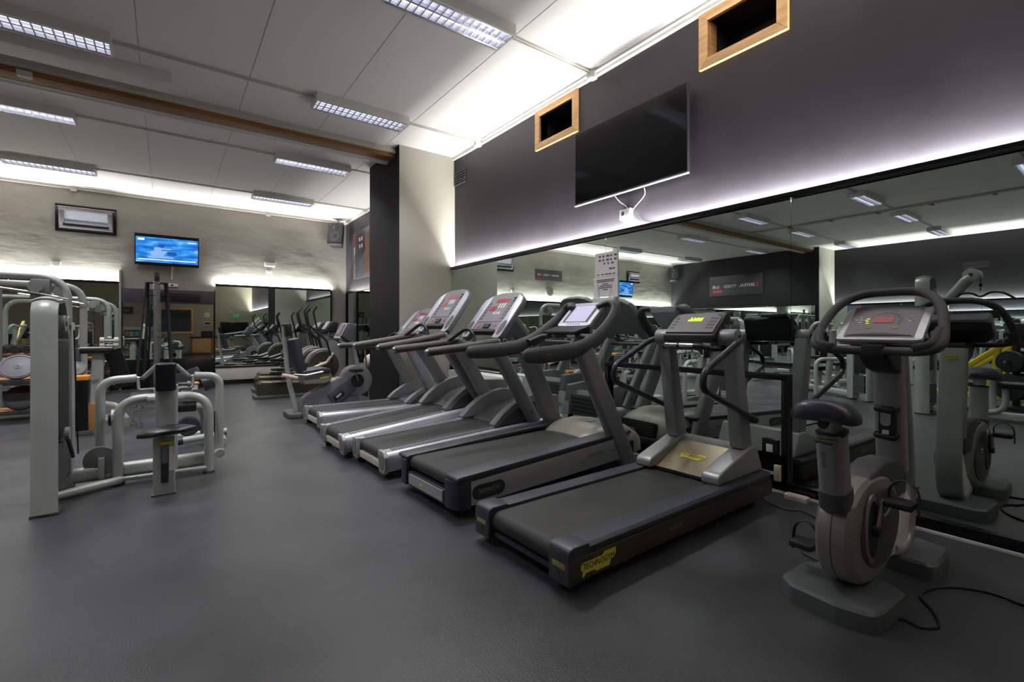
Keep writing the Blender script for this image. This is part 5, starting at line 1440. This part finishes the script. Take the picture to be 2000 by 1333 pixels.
B().box(0.86, 1.02, 0.15, 0.26, 0.27, 0.32).bev(0.012).out('pedal', 'blackpl', t)
B().tube([(0.66, 0.0, 0.45), (0.40, 0.0, 0.50)], 0.05, 12).out('step_through', 'cream', t)
B().sweep([(0.03, 0, 0.06), (-0.06, 0, 0.45), (-0.10, 0, 0.75), (-0.14, 0, 1.30)], rrect(0.07, 0.07, 0.025), up=(0, 1, 0)).out('seat_post', 'gymgrey', t)
B().sweep([(0.08, 0, 0.66), (0.02, 0, 0.85), (0.0, 0, 1.0), (-0.03, 0, 1.12)], rrect(0.38, 0.14, 0.065), up=(1, 0, 0)).bev(0.012, 2, 50).out('seat_back', 'slatedark', t)
B().sweep([(-0.09, 0, 1.16), (-0.11, 0, 1.34)], rrect(0.26, 0.09, 0.03), up=(1, 0, 0)).bev(0.012, 2, 50).out('head_rest', 'vinyl', t)
B().prism([(0.06, 0.60), (0.06, 0.66), (0.34, 0.70), (0.46, 0.68), (0.46, 0.62)], 'y', -0.2, 0.2).bev(0.02, 3).out('seat', 'slatedark', t)
B().prism([(0.05, 0.60), (0.46, 0.62), (0.50, 0.55), (0.40, 0.46), (0.10, 0.46)], 'y', -0.17, 0.17).bev(0.02, 3).out('seat_shell', 'bikelight', t)
B().prism([(0.30, 0.555), (0.44, 0.575), (0.43, 0.55), (0.32, 0.535)], 'y', -0.176, -0.17).out('seat_lever', 'yellow', t, smooth=0)
for s in (-1, 1):
    B().tube(fillet([(-0.05, s * 0.2, 0.62), (0.1, s * 0.24, 0.60), (0.34, s * 0.24, 0.64)], 0.06), 0.018, 10).out('side_handle', 'steel', t)
B().tube([(-0.2, -0.2, 0.62), (0.0, -0.2, 0.57)], 0.03, 10).out('rear_grip', 'cream', t)
B().sweep([(0.92, 0, 0.66), (0.84, 0, 0.98), (0.80, 0, 1.08)], rrect(0.08, 0.06, 0.025), up=(0, 1, 0)).out('console_post', 'silverpost', t)
cb = B().prism([(0.60, 1.09), (0.74, 1.36), (0.86, 1.34), (0.78, 1.08)], 'y', -0.17, 0.17).bev(0.015, 3).out('console', 'darkgrey', t)
B().loft([[Vector(p) for p in ((0.605, -0.15, 1.12), (0.725, -0.15, 1.35), (0.725, 0.15, 1.35), (0.605, 0.15, 1.12))], [Vector(p) for p in ((0.59, -0.15, 1.125), (0.71, -0.15, 1.355), (0.71, 0.15, 1.355), (0.59, 0.15, 1.125))]]).out('console_face', 'silverbright', cb, smooth=0)
B().loft([[Vector(p) for p in ((0.622, -0.11, 1.17), (0.71, -0.11, 1.335), (0.71, 0.11, 1.335), (0.622, 0.11, 1.17))], [Vector(p) for p in ((0.600, -0.11, 1.178), (0.69, -0.11, 1.342), (0.69, 0.11, 1.342), (0.600, 0.11, 1.178))]]).out('screen', 'bikescreen', cb, smooth=0)
for s in (-1, 1):
    B().tube(fillet([(0.78, 0, 1.02), (0.72, s * 0.26, 1.06), (0.58, s * 0.28, 1.16)], 0.08), 0.018, 10).out('handlebar', 'blackpl', t)
B().prism(rrect(0.2, 0.5, 0.09), 'z', 0, 0.07).bev(0.02, 3).xf(Matrix.Translation((-0.02, 0, 0))).out('rear_foot', 'basegrey', t)
B().prism(rrect(0.16, 0.5, 0.07), 'z', 0, 0.07).bev(0.02, 3).xf(Matrix.Translation((0.92, 0, 0))).out('front_foot', 'basegrey', t)

# ================================================================== ELLIPTICALS
def elliptical(label, loc, rz):
    t = thing('elliptical_trainer', label, 'elliptical trainer', loc, rz, 'elliptical trainers by the far mirror')
    B().prism([(0.0, 0.05), (0.0, 0.27), (0.05, 0.31), (0.45, 0.29), (1.25, 0.27), (1.25, 0.05)], 'y', -0.16, 0.16).bev(0.03, 3).out('rear_housing', 'bronze', t)
    B().prism(rrect(1.35, 0.40, 0.05), 'z', 0, 0.06).bev(0.015).move(0.62, 0, 0).out('base', 'basegrey', t)
    B().cyl((1.15, -0.13, 0.56), (1.15, 0.13, 0.56), 0.29, n=36).bev(0.03, 3).out('flywheel_cover', 'bronze', t)
    B().box(1.06, 1.22, -0.133, -0.129, 0.60, 0.63).out('maker_mark', 'yellow', t, smooth=0)
    B().tube([(1.15 + 0.30 * math.cos(R(a)), 0, 0.56 + 0.30 * math.sin(R(a))) for a in range(20, 175, 10)], 0.035, 10, ry=0.1, up=(0, 1, 0)).out('cover_rim', 'midgrey', t)
    B().prism([(1.18, 0.65), (1.30, 1.22), (1.42, 1.24), (1.48, 0.55), (1.36, 0.45)], 'y', -0.09, 0.09).bev(0.03, 3).out('front_column', 'silverpost', t)
    B().prism(rrect(0.2, 0.6, 0.05), 'z', 0, 0.07).bev(0.015).move(1.38, 0, 0).out('front_foot', 'basegrey', t)
    cb = B().prism([(1.16, 1.22), (1.30, 1.42), (1.42, 1.40), (1.38, 1.20)], 'y', -0.16, 0.16).bev(0.02, 3).out('console', 'blackpl', t)
    B().loft([[Vector(p) for p in ((1.175, -0.12, 1.26), (1.28, -0.12, 1.41), (1.28, 0.12, 1.41), (1.175, 0.12, 1.26))], [Vector(p) for p in ((1.160, -0.12, 1.27), (1.265, -0.12, 1.42), (1.265, 0.12, 1.42), (1.160, 0.12, 1.27))]]).out('console_face', 'silverbright', cb, smooth=0)
    for s in (-1, 1):
        k_ = 0.14 * s
        B().tube(fillet([(0.50 + k_, s * 0.24, 0.36 + 0.05 * s), (1.20 + k_ * 0.2, s * 0.24, 0.62), (1.30, s * 0.24, 0.80)], 0.05), 0.03, 10).out('foot_bar', 'gymgrey', t)
        B().box(0.38 + k_, 0.72 + k_, s * 0.24 - 0.07, s * 0.24 + 0.07, 0.40 + 0.05 * s, 0.45 + 0.05 * s).bev(0.012).out('foot_plate', 'blackpl', t)
        B().tube(fillet([(1.28, s * 0.24, 0.62), (1.16, s * 0.26, 1.05), (0.96 + k_, s * 0.27, 1.36), (0.90 + k_, s * 0.25, 1.62), (0.97 + k_, s * 0.22, 1.72)], 0.09), 0.019, 10).out('swing_handle', 'blackpl', t)
        B().tube(fillet([(1.22, s * 0.08, 1.2), (1.0, s * 0.2, 1.2), (0.95, s * 0.2, 1.3)], 0.05), 0.016, 10).out('fixed_handle', 'blackpl', t)
    return t
e1 = elliptical('elliptical trainer nearest, with dark bronze drum behind the recumbent bike', (1.33, 9.75, 0), 0)
clone(e1, 'elliptical trainer second in its row, near the back mirror', (1.45, 10.85, 0), 0)
clone(e1, 'elliptical trainer farthest back, in the corner by the back mirror', (1.62, 11.8, 0), 0)
t = thing('exercise_ball', 'pale exercise ball in the gap beside the pillar', 'ball', (3.17, 8.95, 0.66))
B().ball((0, 0, 0), 0.13, 0.13, 0.13, 24, 16).out('ball', 'ballwhite', t)
B().prism(rrect(0.3, 0.3, 0.03), 'z', -0.66, -0.13).bev(0.01).out('ball_stand', 'blackpl', t)
tag(B().cyl((3.05, 8.7, 0), (2.98, 8.75, 0.95), 0.016).out('wooden_pole', 'beamwood'), 'orange wooden pole leaning beside the pillar', 'pole')

# ================================================================== MACHINES SEEN IN THE MIRROR
def press_machine(label, loc, rz):
    t = thing('press_machine', label, 'gym machine', loc, rz, 'grey press machines across the room')
    tower(t, -0.07, 0.07, -0.9, -0.45, 1.5)
    B().sweep([(0, -0.5, 0.08), (0, 0.75, 0.08)], rrect(0.1, 0.12, 0.04)).out('base_beam', 'gymgrey', t)
    B().sweep([(-0.38, 0.75, 0.05), (0.38, 0.75, 0.05)], rrect(0.09, 0.09, 0.03)).out('cross_foot', 'gymgrey', t)
    B().sweep([(0, 0.2, 0.1), (0, 0.02, 1.25)], rrect(0.1, 0.1, 0.035), up=(0, 1, 0)).out('back_post', 'gymgrey', t)
    B().sweep([(0, 0.22, 0.60), (0, 0.12, 1.15)], rrect(0.28, 0.08, 0.035), up=(0, 1, 0)).bev(0.012, 2, 50).out('back_pad', 'vinyl', t)
    B().prism(rrect(0.36, 0.40, 0.08), 'z', 0.45, 0.53).bev(0.02, 3).move(0, 0.42, 0).out('seat', 'vinyl', t)
    B().sweep([(0, 0.45, 0.1), (0, 0.42, 0.45)], rrect(0.09, 0.09, 0.03), up=(0, 1, 0)).out('seat_column', 'gymgrey', t)
    for s in (-1, 1):
        B().tube(fillet([(s * 0.08, -0.05, 1.35), (s * 0.42, -0.05, 1.40), (s * 0.46, 0.15, 0.95), (s * 0.40, 0.45, 0.92)], 0.12, 8), 0.033, 12).out('press_arm', 'gymgrey', t)
        B().tube([(s * 0.40, 0.45, 0.92), (s * 0.22, 0.48, 0.93)], 0.022, 10).out('hand_grip', 'rubber', t)
    B().tube(fillet([(-0.42, -0.1, 0.03), (-0.42, -0.1, 0.7), (0.42, -0.1, 0.7), (0.42, -0.1, 0.03)], 0.16, 8), 0.035, 12, up=(0, 1, 0)).out('side_arch', 'gymgrey', t)
    return t
def bench(label, loc, rz):
    t = thing('weight_bench', label, 'bench', loc, rz, 'padded benches across the room')
    B().prism(rrect(0.30, 1.15, 0.06), 'z', 0.42, 0.50).bev(0.02, 3).out('pad', 'vinyl', t)
    B().sweep([(0, -0.5, 0.38), (0, 0.5, 0.38)], rrect(0.07, 0.07, 0.02)).out('spine', 'gymgrey2', t)
    for y in (-0.45, 0.45):
        B().sweep([(0, y, 0.02), (0, y * 0.9, 0.38)], rrect(0.07, 0.07, 0.02), up=(0, 1, 0)).out('leg', 'gymgrey2', t)
        B().box(-0.28, 0.28, y - 0.035, y + 0.035, 0, 0.05).bev(0.01).out('foot', 'gymgrey2', t)
    return t
pm = press_machine('grey press machine nearest the rowing machine, left of it', (-2.7, 3.7, 0), 35)
for lab, loc, rz in (('grey press machine mid room, second row from the mirror wall', (-5.0, 4.1, 0), -60), ('grey press machine third row, beneath the cable tray', (-6.3, 4.2, 0), 20), ('grey press machine before the pale wall step', (-9.4, 6.0, 0), 90), ('grey press machine beside the plate rack', (-3.3, 7.2, 0), 100), ('grey press machine mid room past the beam', (-5.4, 8.9, 0), -20), ('grey press machine under the wide club poster', (-8.9, 9.6, 0), 90), ('grey press machine in the far left of the room', (-8.3, 2.2, 0), 60), ('grey press machine mid room before the beam', (-6.9, 6.2, 0), 150)):
    clone(pm, lab, loc, rz)
bn = bench('black padded bench nearest the dumbbell rack', (-2.2, 11.0, 0), 90)
for lab, loc, rz in (('black padded bench mid room by the dumbbells', (-4.2, 11.1, 0), 90), ('black padded bench farthest along the dumbbell rack', (-6.2, 11.0, 0), 70), ('black padded bench beside the plate rack', (-4.1, 5.4, 0), 20)):
    clone(bn, lab, loc, rz)

t = thing('lat_pulldown', 'tall grey pulldown machine with curved arms, seen in the mirror over the bike', 'gym machine', (-1.40, 2.09, 0), 90)
tower(t, -0.085, 0.085, 0.0, 0.48, 2.03)
Q = Matrix.Rotation(R(-90), 4, 'Z') @ Matrix.Translation((-0.16, 0, 0))
for k_, dx in ((0, -0.08), (1, 0.10)):
    B().tube(spline([(dx, 0.05, 1.45), (dx, -0.12, 1.58), (dx, -0.30, 1.74), (dx, -0.45, 1.94), (dx, -0.52, 2.0)], 6), 0.055, 14).xf(Q).out('arm', 'gymgrey', t)
B().cyl((-0.12, -0.52, 2.02), (0.14, -0.52, 2.02), 0.09, n=24).bev(0.012).xf(Q).out('arm_pulley', 'gymgrey', t)
B().cyl((0.14, -0.52, 2.02), (0.146, -0.52, 2.02), 0.025, n=14).xf(Q).out('pulley_bolt', 'blackpl', t)
B().tube([(0.0, -0.6, 2.0), (0.0, -0.6, 1.80)], 0.006, 6).xf(Q).out('cable', 'blackpl', t)
B().cyl((0, -0.6, 1.90), (0, -0.6, 1.86), 0.02).xf(Q).out('cable_stop', 'blackpl', t)
B().tube(spline([(0.0, -0.25, 1.66), (0.0, -0.38, 1.76), (0.0, -0.5, 1.77), (0.0, -0.6, 1.72), (0.0, -0.7, 1.77), (0.0, -0.82, 1.76), (0.0, -0.95, 1.66)]), 0.014, 8).xf(Q).out('pull_bar', 'blackpl', t)
B().sweep([(0, -0.1, 0.07), (0, -1.15, 0.07)], rrect(0.1, 0.12, 0.04)).xf(Q).out('base_beam', 'gymgrey', t)
B().sweep([(-0.35, -1.15, 0.05), (0.35, -1.15, 0.05)], rrect(0.09, 0.09, 0.03)).xf(Q).out('cross_foot', 'gymgrey', t)
B().tube(fillet([(0.05, -0.2, 0.12), (0.05, -0.85, 0.12), (0.05, -0.85, 0.5)], 0.2), 0.035, 12).xf(Q).out('frame_tube', 'gymgrey', t)
B().prism(rrect(0.34, 0.36, 0.08), 'z', 0.46, 0.54).bev(0.02, 3).move(0, -0.95, 0).xf(Q).out('seat', 'vinyl', t)
B().tube([(-0.25, -0.72, 0.66), (0.25, -0.72, 0.66)], 0.06, 14).xf(Q).out('thigh_roller', 'vinyl', t)
B().sweep([(0, -0.72, 0.1), (0, -0.72, 0.64)], rrect(0.07, 0.07, 0.02), up=(0, 1, 0)).xf(Q).out('roller_post', 'gymgrey', t)

t = thing('leg_press', 'yellow framed leg press machine, seen in the mirror beside the bike', 'gym machine', (-4.6, 1.72, 0), 95)
for s in (-1, 1):
    B().sweep([(0.75, s * 0.3, 0.25), (-0.75, s * 0.3, 1.55)], rrect(0.09, 0.09, 0.02)).out('guide_rail', 'yellowframe', t)
    B().sweep([(-0.75, s * 0.3, 1.55), (-0.85, s * 0.3, 0.05)], rrect(0.09, 0.09, 0.02), up=(0, 1, 0)).out('upright', 'yellowframe', t)
    B().sweep([(0.8, s * 0.3, 0.06), (-0.9, s * 0.3, 0.06)], rrect(0.09, 0.09, 0.02)).out('floor_rail', 'yellowframe', t)
    B().sweep([(0.1, s * 0.3, 0.1), (-0.05, s * 0.3, 0.95)], rrect(0.08, 0.08, 0.02), up=(0, 1, 0)).out('brace', 'yellowframe', t)
    B().cyl((-0.35, s * 0.36, 1.15), (-0.35, s * 0.5, 1.15), 0.21, n=28).bev(0.01).out('weight_plate', 'rubber', t)
    B().cyl((-0.35, s * 0.3, 1.15), (-0.35, s * 0.62, 1.15), 0.025, n=12).out('plate_peg', 'chrome', t)
B().sweep([(-0.15, 0, 1.0), (-0.32, 0, 1.35)], rrect(0.55, 0.05, 0.02), up=(1, 0, 0)).out('foot_plate', 'blackpl', t)
B().sweep([(0.55, 0, 0.28), (0.95, 0, 0.75)], rrect(0.42, 0.10, 0.04), up=(1, 0, 0)).bev(0.012, 2, 50).out('back_pad', 'vinyl', t)
B().box(0.2, 0.58, -0.2, 0.2, 0.2, 0.29).bev(0.02, 3).out('seat_pad', 'vinyl', t)
t = thing('plate_tree', 'black plate tree loaded with discs, seen in the mirror at right', 'rack', (-3.2, 1.35, 0), 20)
B().sweep([(0, 0, 0), (0, 0, 1.1)], rrect(0.08, 0.08, 0.02), up=(0, 1, 0)).out('mast', 'blackpl', t)
B().box(-0.3, 0.3, -0.3, 0.3, 0, 0.05).bev(0.01).out('base', 'blackpl', t)
for z, r in ((0.35, 0.21), (0.75, 0.17)):
    for s in (-1, 1):
        B().cyl((s * 0.05, 0, z), (s * 0.28, 0, z), 0.024, n=12).out('peg', 'chrome', t)
        for q in range(2):
            B().cyl((s * (0.08 + q * 0.06), 0, z), (s * (0.125 + q * 0.06), 0, z), r, n=26).bev(0.008).out('disc', 'rubber', t)

# ================================================================== WALL BEHIND THE CAMERA (seen in the back mirrors)
y = YF
t = thing('exit_sign', 'green exit sign seen in the back mirror', 'sign')
B().box(2.95, 3.25, y, y + 0.04, 1.93, 2.12).bev(0.005).out('panel', 'exitgreen', t)
B().box(3.04, 3.10, y + 0.04, y + 0.042, 1.96, 2.08).out('pictogram', 'whiteprint', t, smooth=0)
B().box(2.80, 3.0, y, y + 0.05, 2.2, 2.27).bev(0.005).out('lamp', 'white', t)
t = thing('television', 'black blank screen on the beige wall, seen in the back mirror', 'television')
B().box(2.35, 3.70, y + 0.05, y + 0.10, 0.95, 1.68).bev(0.006).out('casing', 'blackgloss', t)
B().box(2.4, 3.65, y + 0.10, y + 0.102, 1.0, 1.64).out('screen', 'tvscreen', t, smooth=0)
B().box(2.9, 3.15, y, y + 0.05, 1.2, 1.4).out('wall_bracket', 'blackpl', t, smooth=0)
t = thing('window_5', 'wood framed window with blue blinds, seen in the back mirror', 'window', kind='structure')
for a, b, c, e in ((-0.9, 1.15, 2.3, 2.42), (-0.9, 1.15, 1.05, 1.17), (-0.9, -0.8, 1.17, 2.3), (1.04, 1.15, 1.17, 2.3)):
    B().box(a, b, y, y + 0.06, c, e).bev(0.005).out('frame', 'wood', t)
B().box(-0.8, 1.04, y + 0.005, y + 0.015, 1.17, 2.3).out('pane', 'darkglass', t, smooth=0)
for i in range(18):
    B().box(-0.78 + i * 0.1, -0.70 + i * 0.1, y + 0.02, y + 0.03, 1.17, 1.85).out('blind_slat', 'blueblind', t, smooth=0)
t = thing('club_sign', 'charcoal club sign on the beige wall, seen in the back mirror', 'sign')
B().box(-2.6, -1.35, y, y + 0.02, 2.05, 2.4).bev(0.003).out('panel', 'postergrey', t)
club_letters(t, (-1.975, y + 0.022, 2.22), (-1, 0, 0), (0, 0, 1), 1.06)
t = thing('product_shelf', 'shelf of small coloured packs, seen in the back mirror', 'shelf', (-1.1, y + 0.25, 0))
B().box(-0.6, 0.6, -0.2, 0.2, 0, 0.06).out('base', 'white', t, smooth=0)
B().box(-0.62, -0.6, -0.2, 0.2, 0, 1.4).out('side', 'white', t, smooth=0)
B().box(0.6, 0.62, -0.2, 0.2, 0, 1.4).out('side', 'white', t, smooth=0)
B().box(-0.6, 0.6, -0.2, -0.18, 0.06, 1.4).out('back', 'white', t, smooth=0)
for z in (0.35, 0.65, 0.95, 1.25):
    B().box(-0.6, 0.6, -0.18, 0.2, z, z + 0.02).out('shelf', 'white', t, smooth=0)
for zi, z in enumerate((0.06, 0.37, 0.67, 0.97)):
    for i in range(6):
        tag(B().box(-1.1 - 0.56 + i * 0.19, -1.1 - 0.40 + i * 0.19, y + 0.22, y + 0.42, z + 0.001, z + 0.2).bev(0.006).out('supplement_pack', ('packa', 'packb', 'packc')[(i + zi) % 3]), 'small coloured pack on the mirrored product shelf', 'pack', 'packs on the product shelf')
t = thing('reception_desk', 'wooden reception desk, seen in the back mirror', 'desk', (1.9, y + 0.9, 0))
B().box(-0.9, 0.9, -0.3, 0.3, 0.03, 0.85).bev(0.008).out('body', 'redwood', t)
B().box(-0.95, 0.95, -0.35, 0.35, 0.85, 0.9).bev(0.006).out('top', 'blackwood', t)
for x in (-0.45, 0.45):
    B().box(x - 0.40, x + 0.40, 0.30, 0.312, 0.1, 0.8).bev(0.004).out('front_panel', 'wood', t)
t = thing('printer', 'black printer on the mirrored reception desk', 'printer', (1.7, y + 0.9, 0.9))
B().box(-0.25, 0.25, -0.2, 0.2, 0, 0.3).bev(0.02).out('casing', 'blackpl', t)
B().box(-0.2, 0.2, 0.2, 0.26, 0.06, 0.08).out('paper_tray', 'midgrey', t, smooth=0)
tag(B().cyl((1.75, y, 2.05), (1.75, y + 0.04, 2.05), 0.14, n=28).bev(0.008).out('wall_clock', 'white'), 'round white wall clock on the beige wall, seen in the back mirror', 'clock')
t = thing('wall_box', 'small dark and white control box under the mirrored round clock', 'wall box')
B().box(1.6, 1.95, y, y + 0.05, 1.5, 1.68).bev(0.006).out('casing', 'white', t)
B().box(1.64, 1.91, y + 0.05, y + 0.052, 1.56, 1.65).out('display', 'blackgloss', t, smooth=0)
